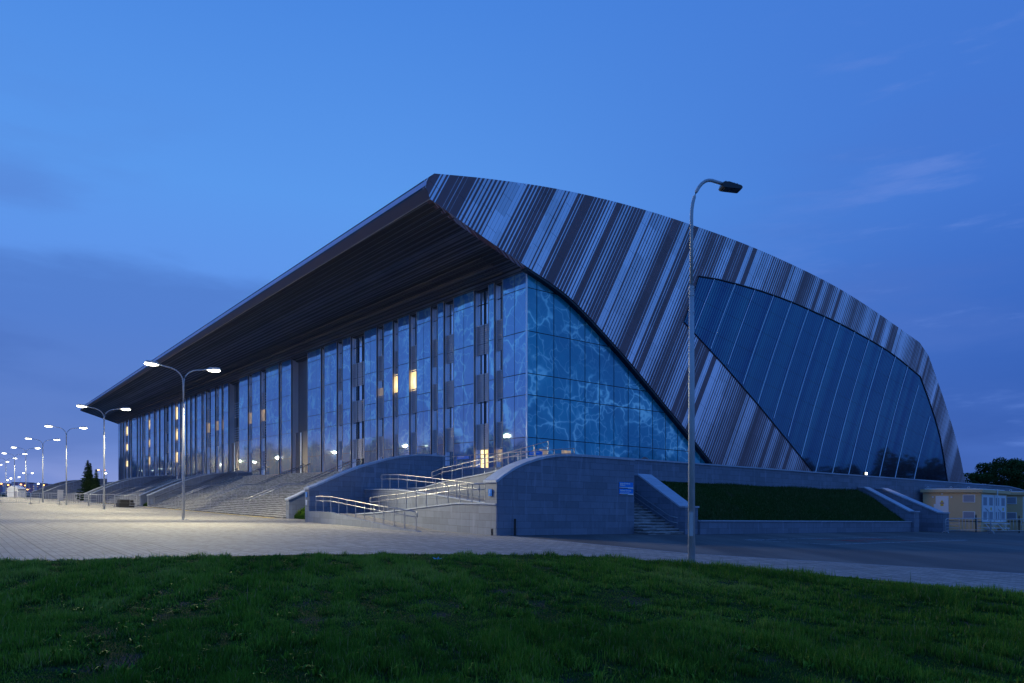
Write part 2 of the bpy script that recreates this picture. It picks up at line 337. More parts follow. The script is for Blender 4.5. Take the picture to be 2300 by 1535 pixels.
M['vent'] = mat('grey_vent_slats', (.33, .35, .42), .5, fn=lambda t, p: (lambda s: (t.l.new(t.uv(), s.inputs[0]), t.l.new(t.mix(t.rng(t.m('FRACT', t.m('MULTIPLY', s.outputs[1], 12)), .55, .75), (.36, .38, .44), (.16, .17, .21)), p.inputs['Base Color'])))(t.new('ShaderNodeSeparateXYZ')))
M['sign_blue'] = mat('sign_blue', (.0, .26, .78), .35); M['sign_white'] = mat('sign_lettering_white', (.85, .88, .9), .5)
M['sign_red'] = mat('sign_red', (.35, .03, .04), .5); M['sign_green'] = mat('sign_green', (.03, .20, .14), .5); M['sign_brown'] = mat('sign_khaki', (.26, .20, .12), .5)
M['warn_yellow'] = mat('warning_yellow', (.75, .5, .04), .5)
M['yellow_line'] = mat('tactile_yellow_line', (.62, .43, .10), .7)
def worn(c0, th):
    def f(t, p):
        n = t.noise(t.uv(), 5, 6, .7); t.put(t.rng(n, th, th+.12), p.inputs['Alpha']); p.inputs['Base Color'].default_value = (*c0, 1)
    return f
M['mark_white'] = mat('worn_white_marking', rough=.8, fn=worn((.42, .44, .48), .40)); M['mark_red'] = mat('worn_red_marking', rough=.8, fn=worn((.6, .10, .08), .44))
M['tent'] = mat('white_tent_fabric', (.8, .8, .82), .7)
M['litter'] = mat('pale_blue_plastic', (.12, .45, .7), .4)
M['sodium_tint_wall'] = mat('sodium_tinted_apartment_wall', rough=.8, fn=lambda t, p: (lambda s: (t.l.new(t.uv(), s.inputs[0]), t.l.new(t.mix(t.rng(t.m('FRACT', t.m('MULTIPLY', s.outputs[0], .11)), .45, .55), (.9, .60, .62), (.6, .25, .30)), p.inputs['Base Color']), setattr(p.inputs['Emission Strength'], 'default_value', 0)))(t.new('ShaderNodeSeparateXYZ')))  # pink put into the wall colour for sodium lamp light on the fronts

# ------------------------------------------------------------------ mesh builder
class MB:
    """collects faces in design coordinates; writes one mesh with box-projected UVs in metres"""
    def __init__(s, tf=W): s.v = []; s.f = []; s.m = []; s.tf = tf; s.uvs = None
    def face(s, pts, mi=0):
        i = len(s.v); s.v += [tuple(p) for p in pts]; s.f.append(tuple(range(i, i+len(pts)))); s.m.append(mi)
    def box(s, a0, a1, b0, b1, z0, z1, mi=0):
        c = [(a0, b0, z0), (a1, b0, z0), (a1, b1, z0), (a0, b1, z0), (a0, b0, z1), (a1, b0, z1), (a1, b1, z1), (a0, b1, z1)]
        for q in ((0, 3, 2, 1), (4, 5, 6, 7), (0, 1, 5, 4), (1, 2, 6, 5), (2, 3, 7, 6), (3, 0, 4, 7)): s.face([c[i] for i in q], mi)
        return s
    def prism(s, poly, lo, hi, axis, mi=0, cap=None):
        """poly = 2-D points; axis 'a': (b,z) extruded over a; 'b': (a,z) over b; 'z': (a,b) over z"""
        def P(p, t): return {'a': (t, p[0], p[1]), 'b': (p[0], t, p[1]), 'z': (p[0], p[1], t)}[axis]
        A = [P(p, lo) for p in poly]; B = [P(p, hi) for p in poly]; n = len(poly)
        s.face(A, mi if cap is None else cap); s.face(B[::-1], mi if cap is None else cap)
        for i in range(n): j = (i+1) % n; s.face([A[i], B[i], B[j], A[j]], mi)
        return s
    def tube(s, path, r, seg=8, mi=0, r2=None):
        P = [Vector(p) for p in path]; rings = []
        up0 = Vector((0, 0, 1))
        for i, p in enumerate(P):
            d = (P[min(i+1, len(P)-1)] - P[max(i-1, 0)])
            if d.length < 1e-6: d = Vector((0, 0, 1))
            d.normalize(); u = up0 if abs(d.z) < .95 else Vector((1, 0, 0))
            x = d.cross(u).normalized(); y = x.cross(d)
            k = r if r2 is None else r + (r2-r)*i/(len(P)-1)
            rings.append([p + x*math.cos(2*math.pi*j/seg)*k + y*math.sin(2*math.pi*j/seg)*k for j in range(seg)])
        for i in range(len(rings)-1):
            for j in range(seg): k = (j+1) % seg; s.face([rings[i][j], rings[i][k], rings[i+1][k], rings[i+1][j]], mi)
        s.face(rings[0][::-1], mi); s.face(rings[-1], mi); return s
    def build(s, name, mats, parent=None, origin=None, smooth=False):
        if not isinstance(mats, (list, tuple)): mats = [mats]
        if origin is None: origin = tuple(parent['_o']) if parent is not None and '_o' in parent else (0, 0, 0)
        o3 = Vector(origin)
        me = bpy.data.meshes.new(name)
        vs = [Vector(s.tf(p)) - o3 for p in s.v]
        me.from_pydata(vs, [], s.f)
        uv = me.uv_layers.new(name='UVMap'); data = []
        for f in s.f:
            p = [Vector(s.v[i]) for i in f]
            nx = ny = nz = 0.
            for i in range(len(p)):
                c, d = p[i], p[(i+1) % len(p)]
                nx += (c.y-d.y)*(c.z+d.z); ny += (c.z-d.z)*(c.x+d.x); nz += (c.x-d.x)*(c.y+d.y)
            ax, ay, az = abs(nx), abs(ny), abs(nz)
            for q in p:
                if ax >= ay and ax >= az: data += [q.y, q.z]
                elif ay >= az: data += [q.x, q.z]
                else: data += [q.x, q.y]
        uv.data.foreach_set('uv', data)
        for m in mats: me.materials.append(m)
        me.polygons.foreach_set('material_index', s.m)
        bm = bmesh.new(); bm.from_mesh(me); bmesh.ops.remove_doubles(bm, verts=bm.verts, dist=1e-5); bmesh.ops.recalc_face_normals(bm, faces=bm.faces)
        if smooth:
            for f in bm.faces: f.smooth = True
        bm.to_mesh(me); bm.free(); me.update()
        o = bpy.data.objects.new(name, me); COL.objects.link(o)
        if parent is not None: o.parent = parent
        else: o.location = o3
        o['_o'] = tuple(origin); return o
def tag(o, label=None, cat=None, group=None, kind=None):
    if label: o['label'] = label
    if cat: o['category'] = cat
    if group: o['group'] = group
    if kind: o['kind'] = kind
    return o
def thing(name, loc, label, cat, group=None, rz=0):
    o = bpy.data.objects.new(name, None); COL.objects.link(o); o.location = loc; o.rotation_euler = (0, 0, rz); o.empty_display_size = .3
    o['_o'] = tuple(loc); return tag(o, label, cat, group)
def local(name, label, cat, group=None):          # prototype thing built in its own coordinates
    return thing(name, (0, 0, 0), label, cat, group)
def copy_tree(o, loc, rz=0., label=None):
    def cp(x, par):
        c = x.copy(); COL.objects.link(c); c.parent = par
        for ch in x.children: cp(ch, c)
        return c
    c = cp(o, None); c.location = loc; c.rotation_euler = (0, 0, rz)
    if label: c['label'] = label
    return c
def interp(pts, x):
    for (x0, y0), (x1, y1) in zip(pts, pts[1:]):
        if x0 <= x <= x1 or x1 <= x <= x0: return y0 + (y1-y0)*(x-x0)/(x1-x0 if x1 != x0 else 1)
    return pts[0][1] if abs(x-pts[0][0]) < abs(x-pts[-1][0]) else pts[-1][1]
def smoothpts(pts, n=4):
    out = []
    for i in range(len(pts)-1):
        p0 = pts[max(i-1, 0)]; p1 = pts[i]; p2 = pts[i+1]; p3 = pts[min(i+2, len(pts)-1)]
        for k in range(n):
            t = k/n
            out.append(tuple(.5*((2*p1[j]) + (-p0[j]+p2[j])*t + (2*p0[j]-5*p1[j]+4*p2[j]-p3[j])*t*t + (-p0[j]+3*p1[j]-3*p2[j]+p3[j])*t**3) for j in (0, 1)))
    out.append(pts[-1]); return out

def spot(parent, loc, target, power, size, col=(1, .90, .56), blend=.7):
    ld = bpy.data.lights.new('lamp_light', 'SPOT'); ld.energy = power; ld.spot_size = size; ld.spot_blend = blend; ld.color = col; ld.shadow_soft_size = .12
    o = bpy.data.objects.new('lamp_light', ld); COL.objects.link(o); o.location = loc; o.parent = parent
    o.rotation_euler = (Vector(target)-Vector(loc)).to_track_quat('-Z', 'Y').to_euler(); return o
# ------------------------------------------------------------------ the ground
def sheet(name, poly, z, m, tf=G):
    b = MB(tf); b.face([(x, y, z) for x, y in poly]); return tag(b.build(name, m), kind='structure')
def Wxy(a, b_): p = W((a, b_, 0)); return (p[0], p[1])
sheet('ground', [(-3500, -600), (3500, -600), (3500, 5000), (-3500, 5000)], 0, M['asphalt'])
b = MB(W); b.face([(-60, -34, .004), (-60, -34, .004)][:0] or [(-80, -120, .0), (-80, -16, .0), (-18.3, -16, .0), (215, -16, .0), (215, -120, .0)])
# plaza in building axes, cut along the edge of the asphalt yard
pz = MB(W)
e0 = ab(-.6, 35.9); e1 = ab(5.96, 25.0); e2 = ab(13.5, 19.8); e3 = ab(40, 2.0)
pz.face([(*e0, .004), (*e1, .004), (*e2, .004), (*e3, .004), (*ab(40, -30), .004), (*ab(-80, -30), .004), (205, -110, .004), (205, -16.2, .004), (-18.0, -16.2, .004)])
tag(pz.build('plaza', M['paving']), kind='structure')
kb = MB(G)                                        # flush kerb between pavers and asphalt
for (p, q) in (((-.6, 35.9), (5.96, 25.0)), ((5.96, 25.0), (13.5, 19.8)), ((13.5, 19.8), (40, 2.0))):
    d = (Vector(q)-Vector(p)).normalized(); nn = Vector((-d.y, d.x))*.08
    kb.face([(p[0], p[1], .008), (q[0], q[1], .008), (q[0]+nn.x, q[1]+nn.y, .008), (p[0]+nn.x, p[1]+nn.y, .008)])
tag(kb.build('kerb_strip', M['cap']), kind='structure')
far = MB(W); far.face([(205.5, -110, .006), (205.5, -16, .006), (420, -16, .006), (420, -110, .006)]); tag(far.build('far_lawn', M['bank']), kind='structure')
ln = MB(W); ln.face([(7.6, -17.5, .010), (7.6, -17.95, .010), (53.8, -17.95, .010), (53.8, -17.5, .010)])
ln.face([(60.8, -17.5, .010), (60.8, -17.95, .010), (90, -17.95, .010), (90, -17.5, .010)])
tag(ln.build('tactile_line', M['yellow_line']), kind='structure')
# worn square marking on the asphalt yard
mk = MB(G); sq = [(11.31, 36.76), (14.25, 33.69), (25.95, 42.66), (23.5, 45.6)]
for i in range(4):
    p, q = Vector(sq[i]), Vector(sq[(i+1) % 4]); d = (q-p).normalized(); nn = Vector((-d.y, d.x))*.2
    mk.face([(p.x, p.y, .008), (q.x, q.y, .008), (q.x+nn.x, q.y+nn.y, .008), (p.x+nn.x, p.y+nn.y, .008)])
tag(mk.build('square_marking', M['mark_white']), kind='structure')
mr = MB(G); c = Vector((18.6, 39.7)); d = Vector((.79, .61)); e = Vector((-.61, .79))
for (u0, u1, v0, v1) in ((-2.6, 2.6, -.25, .25), (-2.6, -2.1, -1.5, 1.5), (2.1, 2.6, -1.5, 1.5)):
    mr.face([(*(c+d*u0+e*v0), .008), (*(c+d*u1+e*v0), .008), (*(c+d*u1+e*v1), .008), (*(c+d*u0+e*v1), .008)])
tag(mr.build('red_marking', M['mark_red']), kind='structure')

# lawn in the foreground
LAWN = [(-30, 0), (-20, 8.7), (-11.1, 16.2), (-8.35, 18.6), (-5.5, 20.5), (-1.95, 21.7), (1.2, 22.2), (2.6, 22.0), (4.3, 20.5), (5.2, 19.8), (7.7, 17.2), (9.9, 14.3), (14, 8.5), (22, 0)]
lw = MB(G); NL = 60
lw.face([(x, y, .05) for x, y in LAWN])
for i in range(len(LAWN)):
    p, q = LAWN[i], LAWN[(i+1) % len(LAWN)]; lw.face([(p[0], p[1], 0), (q[0], q[1], 0), (q[0], q[1], .05), (p[0], p[1], .05)])
tag(lw.build('lawn', M['soil']), kind='structure')
def in_poly(X, Y, poly):
    ins = np.zeros(len(X), bool); n = len(poly)
    for i in range(n):
        x0, y0 = poly[i]; x1, y1 = poly[(i+1) % n]
        c = ((y0 > Y) != (y1 > Y)) & (X < (x1-x0)*(Y-y0)/((y1-y0) if y1 != y0 else 1e-9)+x0); ins ^= c
    return ins
_ph = rng.uniform(0, 6.28, (14,)); _dr = rng.normal(0, 1, (14, 2))
def fnoise(X, Y, f):
    s = 0
    for i in range(14): s = s + np.sin((X*_dr[i, 0]+Y*_dr[i, 1])*f*(.6+i*.13)+_ph[i])
    return s/14**.5/.7
def blades(name, X, Y, Z, Hh, Wd, tint, m, label, kind='stuff', cat='grass', lean=.45):
    n = len(X); th = rng.uniform(0, 6.283, n); ld = rng.uniform(0, 6.283, n); lam = np.abs(rng.normal(0, lean, n))*Hh
    cx, sx_ = np.cos(th)*Wd/2, np.sin(th)*Wd/2; lx, ly = np.cos(ld)*lam, np.sin(ld)*lam
    V = np.zeros((n, 5, 3), np.float32)
    V[:, 0] = np.stack([X-cx, Y-sx_, Z], 1); V[:, 1] = np.stack([X+cx, Y+sx_, Z], 1)
    V[:, 2] = np.stack([X+cx*.8+lx*.35, Y+sx_*.8+ly*.35, Z+Hh*.55], 1); V[:, 3] = np.stack([X-cx*.8+lx*.35, Y-sx_*.8+ly*.35, Z+Hh*.55], 1)
    V[:, 4] = np.stack([X+lx, Y+ly, Z+Hh*np.clip(1-lam*lam*1.2/(Hh*Hh+1e-6)*.5, .4, 1)], 1)
    me = bpy.data.meshes.new(name); me.vertices.add(n*5); me.vertices.foreach_set('co', V.ravel())
    base = (np.arange(n)*5)[:, None]
    loops = (base + np.array([0, 1, 2, 3, 3, 2, 4])).ravel().astype(np.int32)
    me.loops.add(n*7); me.loops.foreach_set('vertex_index', loops)
    st = (np.arange(n)*7)[:, None] + np.array([0, 4]); me.polygons.add(n*2)
    me.polygons.foreach_set('loop_start', st.ravel().astype(np.int32)); me.polygons.foreach_set('loop_total', np.tile([4, 3], n).astype(np.int32))
    uv = me.uv_layers.new(name='UVMap'); U = np.zeros((n, 7, 2), np.float32); U[:, :, 0] = tint[:, None]; U[:, :, 1] = np.array([0, 0, .55, .55, .55, .55, 1]); uv.data.foreach_set('uv', U.ravel())
    me.materials.append(m); me.update(); me.validate()
    o = bpy.data.objects.new(name, me); COL.objects.link(o); return tag(o, label, cat, None, kind)
Yd = np.concatenate([rng.uniform(5.2, 10, 230000), rng.uniform(10, 23, 330000)])
Xd = rng.uniform(-1, 1, len(Yd))*(.74*Yd+.5)
dn = .22*fnoise(Xd, Yd, .55) + .75*fnoise(Xd+9, Yd-4, 2.2) + .6*fnoise(Xd-3, Yd+7, 5.5)
keep = in_poly(Xd, Yd, LAWN) & (rng.uniform(0, 1, len(Xd)) < np.clip(.95+.45*dn, .28, 1))
Xd, Yd, dn = Xd[keep], Yd[keep], dn[keep]
hh = np.clip(.062+.032*dn+.03*fnoise(Xd, Yd, 3.0), .025, .24)*rng.uniform(.5, 1.5, len(Xd)); tall = rng.uniform(0, 1, len(Xd)) < .01; hh[tall] *= 1.9
wd = np.where(Yd < 10, .006, .010)*rng.uniform(.6, 1.4, len(Xd))
ti = np.clip(rng.normal(.38, .2, len(Xd))+.22*fnoise(Xd, Yd, .7)+.1*fnoise(Xd, Yd, 4), 0, .92); dry = rng.uniform(0, 1, len(Xd)) < .05; ti[dry] = 1
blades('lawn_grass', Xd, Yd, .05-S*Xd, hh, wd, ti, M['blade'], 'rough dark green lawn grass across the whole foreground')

cxs = rng.uniform(-1, 1, 420); cys = rng.uniform(5.5, 19, 420)**1.0; cxs = cxs*.7*cys
nl = 16; Xw = (cxs[:, None]+rng.normal(0, .035, (420, nl))).ravel(); Yw = (cys[:, None]+rng.normal(0, .035, (420, nl))).ravel(); kw = in_poly(Xw, Yw, LAWN); Xw, Yw = Xw[kw], Yw[kw]
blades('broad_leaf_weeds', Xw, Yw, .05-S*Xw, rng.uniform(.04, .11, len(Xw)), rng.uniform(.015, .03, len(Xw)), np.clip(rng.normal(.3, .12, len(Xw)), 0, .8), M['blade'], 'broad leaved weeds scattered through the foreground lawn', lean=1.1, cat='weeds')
cxs = rng.uniform(-1, 1, 260); cys = rng.uniform(5.5, 21, 260); cxs = cxs*.7*cys; nl = 70
Xw = (cxs[:, None]+rng.normal(0, .07, (260, nl))).ravel(); Yw = (cys[:, None]+rng.normal(0, .07, (260, nl))).ravel(); kw = in_poly(Xw, Yw, LAWN); Xw, Yw = Xw[kw], Yw[kw]
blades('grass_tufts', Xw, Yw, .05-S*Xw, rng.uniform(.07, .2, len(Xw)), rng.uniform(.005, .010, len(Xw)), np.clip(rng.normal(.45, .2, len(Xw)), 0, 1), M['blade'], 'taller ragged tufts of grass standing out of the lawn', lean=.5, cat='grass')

# ------------------------------------------------------------------ aquatics arena
arena = thing('sports_arena', W((0, 0, 4.2)), 'huge swimming arena with striped metal shell and water patterned glass', 'building')
LOW0 = (-9.39, 23.3)
SIL = [(-9.7, 24.04), (-9.58, 24.8), (-9.03, 25.25), (-4.08, 26.22), (2.6, 27.26), (10.3, 27.99), (18.93, 28.34), (29.79, 28.32), (42.38, 27.55), (52.23, 26.24), (65.4, 23.82), (67.93, 22.4), (72.54, 16.89), (76.7, 11.02), (79.29, 5.64), (80.0, 3.63)]
SILs = [LOW0] + SIL[:2] + smoothpts(SIL[2:11], 4) + smoothpts(SIL[11:], 3)
LOW = [(-9.39, 23.3), (-7.69, 22.7), (-4.91, 21.71), (-0.5, 20.25), (2.31, 19.33), (5.04, 18.11), (10.3, 14.77), (16.1, 10.62), (19.89, 7.83), (22.9, 5.5), (24.8, 3.63)]
sh = MB(W); outline = SILs[1:] + [(24.0, 3.6)] + smoothpts(LOW, 3)[::-1][1:]
sh.prism(outline, -.65, -.06, 'a'); sh.build('striped_shell', M['shell'], arena)
# dark return along the raking lower edge of the shell
rt = MB(W); lowS = smoothpts(LOW[3:], 3)
for p, q in zip(lowS, lowS[1:]): rt.prism([p, q, (q[0]-.12, q[1]-.16), (p[0]-.12, p[1]-.16)], -.60, -.01, 'a')
rt.build('edge_return', M['frame'], arena)
# blue glazing on the shell
GL = [(20.42, 23.58), (23.46, 23.86), (26.93, 23.97), (30.31, 24.01), (33.64, 23.95), (37.02, 23.79), (40.3, 23.53), (43.78, 23.26), (47.08, 22.9), (50.3, 22.47), (53.58, 22.01), (56.92, 21.44), (60.14, 20.7), (65.31, 19.28), (67.78, 16.42), (69.55, 14.12), (71.1, 11.64), (72.41, 8.29), (73.52, 5.25), (73.72, 4.13), (42.32, 4.13), (40.02, 5.71), (35.43, 8.69), (29.86, 12.24), (24.29, 15.58), (18.27, 18.9)]
g = MB(W); g.prism(GL, -.73, -.67, 'a'); sg = g.build('shell_glazing', M['shell_glass'], arena)
tr = MB(W); tr.tube([(-.74, p[0], p[1]+.04) for p in GL[:20]], .09, 6); tr.tube([(-.73, p[0], p[1]) for p in GL[20:]+GL[:1]], .03, 5); tr.build('glazing_frame', M['frame'], sg)
TOPG = GL[:20]; BOTG = GL[20:]
for i in range(15):                                # curved silver ribs
    bt = 22.68 + 3.27*i - (.35 if i > 12 else 0)
    if bt > 70.5: break
    zt = interp(TOPG[:20], bt) if bt < 64 else 19.05-(bt-64)*1.15
    pts = []
    for k in range(49):
        f = k/48; z = zt - (zt-4.1)*f; bb = bt - (zt-z)*.53*(1.0-.0045*(zt-z)) - .25*math.sin(math.pi*f)
        lim = interp(sorted([(p[1], p[0]) for p in BOTG]), z) if z > 4.1 else 39
        if bb > lim: pts.append((-.76, bb, z))
    if len(pts) > 2:
        r_ = MB(W); r_.tube(pts, .05, 5); r_.build('rib', M['rib'], sg)
# roof + nose, lofted to the far end
FARA = 177.6
def farp(p):
    b_, z = p
    if b_ < 0: return (FARA - b_*.68, b_*.84, z - .35 if z > 23.6 else z+.22)
    return (FARA, b_, z)
nf = MB(W)
prof = [(p[0], p[1]) for p in SILs]
for p, q in zip(prof, prof[1:]):
    fp, fq = farp(p), farp(q); steps = 1
    nf.face([(-.5, *p), (-.5, *q), fq, fp])
nf.face([farp(p) for p in prof][::-1]+[(FARA, .9, 19.9)])
nf.build('roof', M['roof'], arena)
ns = MB(W)                                         # sky reflection on the rounded nose, put into a lilac coloured strip
ns.face([(-.66, -9.72, 24.22), (-.66, -9.66, 24.62), farp((-9.66, 24.62)), farp((-9.72, 24.22))])

ns.build('nose_sheen_strip', M['nose'], arena)
nb = MB(W); nb.face([(-.66, -9.42, 23.30), (-.66, -9.73, 24.04), farp((-9.73, 24.04)), farp((-9.42, 23.30))]); nb.build('nose_fascia', M['fascia'], arena)
ed = MB(W); p0 = (-.66, -9.42, 23.29); p1 = farp((-9.42, 23.29)); ed.tube([p0, p1], .04, 5); ed.build('lip_trim', M['trim'], arena)
sf = MB(W)                                         # soffit in long ribs that step down towards the facade
K = 34
for i in range(K):
    f0, f1 = i/K, (i+1)/K
    def sp(f): return (.9-10.29*f, 19.88+3.42*f)
    p, q = sp(f0), sp(f1); o = .0 if i % 2 else .05
    A = (-.5, p[0], p[1]-o); Bq = (-.5, q[0], q[1]-o)
    fa = farp((p[0], p[1]-o)); fb = farp((q[0], q[1]-o)); sf.face([A, Bq, fb, fa])
    sf.face([Bq, (Bq[0], Bq[1], Bq[2]+.05), (fb[0], fb[1], fb[2]+.05), fb])
sf.build('soffit', M['soffit'], arena)
gr = MB(W)                                         # open metal grille strips set in the soffit
for (b0, b1) in ((-.9, -1.9), (-2.05, -3.05)):
    z0 = 19.88+(.9-b0)*.332-.12; z1 = 19.88+(.9-b1)*.332-.12
    for rr_ in ((b0, z0), (b1, z1)):
        gr.tube([(2, rr_[0], rr_[1]), (174, rr_[0], rr_[1])], .05, 4)
    a_ = 2.0
    while a_ < 174:
        gr.face([(a_, b0, z0), (a_+.06, b0, z0), (a_+.5, b1, z1), (a_+.44, b1, z1)]); gr.face([(a_+.5, b0, z0), (a_+.56, b0, z0), (a_+.06, b1, z1), (a_, b1, z1)])
        a_ += .5 if a_ < 60 else 1.0
gr.build('soffit_grille', M['grille'], arena)
# solid core behind everything
core = MB(W); core.prism([(.95, 4.0), (.95, 19.86), (20, 24.5), (64, 22), (71, 15), (77.5, 4.0)], .35, 177.0, 'a'); core.build('inner_core', M['portal'], arena)
# end glass wall: separate tiles on a dark backing
JZ = [5.25, 6.83, 10.25, 11.98, 15.38, 18.85, 20.12]
MB_ = [0.0, .98, 2.78, 4.56, 6.25, 7.97, 9.69, 11.47, 12.96, 14.66, 16.4, 18.1, 19.8, 21.5, 23.2]
eg = MB(W); eg.prism([(.02, 4.2), (.02, 19.95)] + [p for p in LOW[4:]] , -.0, .12, 'a', 1)
def clip_tile(b0, b1, z0, z1):
    """clip the tile by the raking edge so nothing shows above the shell"""
    pts = [(b0, z0), (b1, z0), (b1, z1), (b0, z1)]
    lim = lambda bb: interp(LOW[3:], bb)+.1
    if z0 >= lim(b1) and z0 >= lim(b0): return None
    if z1 <= lim(b1): return pts
    out = [(b0, z0)]
    if z0 < lim(b1): out += [(b1, z0), (b1, min(z1, lim(b1)))]
    else:
        k = b0
        while k < b1 and z0 < lim(k): k += .02
        out += [(k, z0)]
    if z1 < lim(b0):
        k = b1
        while k > b0 and z1 > lim(k): k -= .02
        out += [(k, z1), (b0, z1)]
    else: out += [(b0, lim(b0))]
    return out
LZ = [4.25] + JZ[1:]
for i in range(len(MB_)-1):
    for j in range(len(LZ)-1):
        t_ = clip_tile(MB_[i]+.035, MB_[i+1]-.035, LZ[j]+.03, LZ[j+1]-.03)
        if t_ and len(t_) > 2: eg.face([(-.05, x, z) for x, z in t_], 0)
eg.build('end_glass_wall', [M['end_glass'], M['frame']], arena)
ec = MB(W); ec.box(-.07, .06, -.07, .0, 4.25, 20.2)
ec.build('corner_trim', M['side_metal'], arena)
for (b0, b1, z1) in ((1.25, 2.1, 5.95), (3.62, 4.6, 6.0)):  # lit doorways in the end wall
    d_ = MB(W); d_.box(-.09, -.06, b0, b1, 4.25, z1); dd = d_.build('lit_doorway', M['warm_dim'], arena)
# front bays
def a_of(px, b_=0.):
    m = (px-1150)/1690; x0 = C0.x+b_*UR.x; y0 = C0.y+b_*UR.y
    return (m*y0-x0)/(UL.x-m*UL.y)
PX = [(1130, 1183.6), (1098.4, 1110.6), (1020, 1065.5), (983.7, 997), (936.6, 968), (894.8, 919.8), (862.6, 882.9), (819.2, 846.4), (770.4, 788.2), (729.1, 757), (691.6, 721.3), (633.5, 654.7), (598.2, 626.6), (566.6, 585), (537.5, 557.2), (503, 513.3), (492, 498.3), (474, 483.4), (459, 463), (443.3, 453), (432.3, 438), (421.5, 427.7), (413.4, 418.6), (400, 405.3), (389.7, 394), (379.3, 385), (361, 369), (352, 357.7), (338, 346), (327, 334), (317, 320), (311, 314), (297, 307.5), (288, 290.5), (280, 282.5), (275, 276.5), (271.5, 273), (266.5, 269.6)]
BAYS = [(a_of(r), a_of(l)) for l, r in PX]; BAYS[0] = (0., BAYS[0][1])
ZF = [4.25, 6.83, 10.25, 11.98, 15.38, 18.85, 20.2]
DEEP = {10: 1.1, 14: 1.0, 26: .9}
def depth_after(i): return DEEP.get(i, .38)
for i, (a0, a1) in enumerate(BAYS):
    dp = max(depth_after(i), depth_after(i-1) if i else .38, .38)
    bay = MB(W); bay.box(a0, a1, .0, .12, 4.2, 20.25)
    bo = bay.build('glass_bay', M['frame'], arena)
    gl = MB(W); nw = max(1, round((a1-a0)/1.6)); 
    for k in range(nw):
        x0 = a0+(a1-a0)*k/nw+.025; x1 = a0+(a1-a0)*(k+1)/nw-.025
        for j in range(len(ZF)-1): gl.face([(x0, -.035, ZF[j]+.03), (x1, -.035, ZF[j]+.03), (x1, -.035, ZF[j+1]-.03), (x0, -.035, ZF[j+1]-.03)])
    gl.build('water_pane', M['bay_glass'], bo)
    ed = MB(W)
    ed.box(a0-.05, a0+.02, -.06, -.0, 4.2, 20.3); ed.box(a1-.02, a1+.05, -.06, 0, 4.2, 20.3); ed.box(a0-.05, a1+.05, -.07, .0, 20.25, 20.36)
    ed.build('edge_trim', M['trim'], bo)
    sd = MB(W)
    if i: sd.box(a0, a0+.06, .12, dp+.1, 4.2, 20.2)
    sd.box(a1-.06, a1, .12, dp+.1, 4.2, 20.2); sd.build('side_cladding', M['side_metal'], bo)
BANDS = [(6.15, 8.35), (10.35, 12.75), (14.45, 17.0)]
LITW = {4: [(12.55, 14.75)], 5: [(12.65, 14.7)], 23: [(16.8, 19.3), (12.6, 15.0), (8.1, 10.2)], 28: [(16.5, 18.6), (12.5, 14.0), (8.4, 10.1)], 33: [(16.6, 18.9), (12.6, 14.3), (8.6, 10.0)]}
DIMW = {6: [(12.6, 13.6)], 12: [(12.8, 14.6)], 13: [(12.8, 14.5)], 15: [(12.8, 14.6)], 17: [(12.8, 14.6)], 22: [(12.6, 15), (8.5, 10)], 16: [(12.9, 14.5)]}
lit_idx = {}
for i in range(len(BAYS)-1):
    a0, a1 = BAYS[i][1], BAYS[i+1][0]; d_ = depth_after(i)
    if a1-a0 < .25: continue
    bk = MB(W); bk.box(a0, a1, d_, d_+.08, 4.2, 19.95); rc = bk.build('recess_window', M['back_glass'], arena)
    for (z0, z1) in BANDS:
        if i in DEEP and z0 < 10: continue
        z = z0; lv = MB(W); lv.box(a0+.02, a1-.02, d_-.03, d_-.005, z0, z1)
        while z < z1:
            lv.box(a0+.01, a1-.01, d_-.10, d_-.01, z, z+.13); z += .19 if a0 < 60 else .38
        lv.build('louvre_band', M['louvre'], rc)
    ml = MB(W); nm = max(1, round((a1-a0)/1.4))
    for k in range(1, nm): x = a0+(a1-a0)*k/nm; ml.box(x-.03, x+.03, d_-.13, d_-.0, 4.2, 19.9)
    for z in (6.83, 10.25, 11.98, 15.38, 18.85): ml.box(a0, a1, d_-.04, d_-.002, z-.03, z+.03)
    ml.build('mullion', M['frame'], rc)
    if i in DEEP:
        pt = MB(W); pt.box(a0, a1, d_-.5, d_-.02, 4.2, 10.3); pt.box(a0+.1, a0+.6*(a1-a0), d_-.62, d_-.52, 4.2, 10.2); pt.build('entrance_portal', M['portal'], rc)
        fl = MB(W); fl.box(a0+.55*(a1-a0), a0+.62*(a1-a0), d_-.75, d_-.66, 4.2, 10.2); fl.build('portal_edge', M['rib'], rc)
    for (z0, z1) in LITW.get(i, []):
        q = MB(W); q.box(a0+.04, a1-.04, d_-.035, d_-.01, z0, z1); q.build('lit_pane', M['warm'], rc)
    for (z0, z1) in DIMW.get(i, []):
        q = MB(W); q.box(a0+.04, a1-.04, d_-.035, d_-.01, z0, z1); q.build('dim_lit_pane', M['warm_dim'], rc)
    if i == 1:
        q = MB(W); q.box(a0+.1, a1-.5, d_-.035, d_-.01, 4.2, 6.1); q.build('lit_doorway', M['warm'], rc)
    if i == 0:
        q = MB(W); q.box(a0+.04, a1-.04, d_-.035, d_-.01, 5.0, 6.05); q.build('dim_lit_pane', M['warm_dim'], rc)

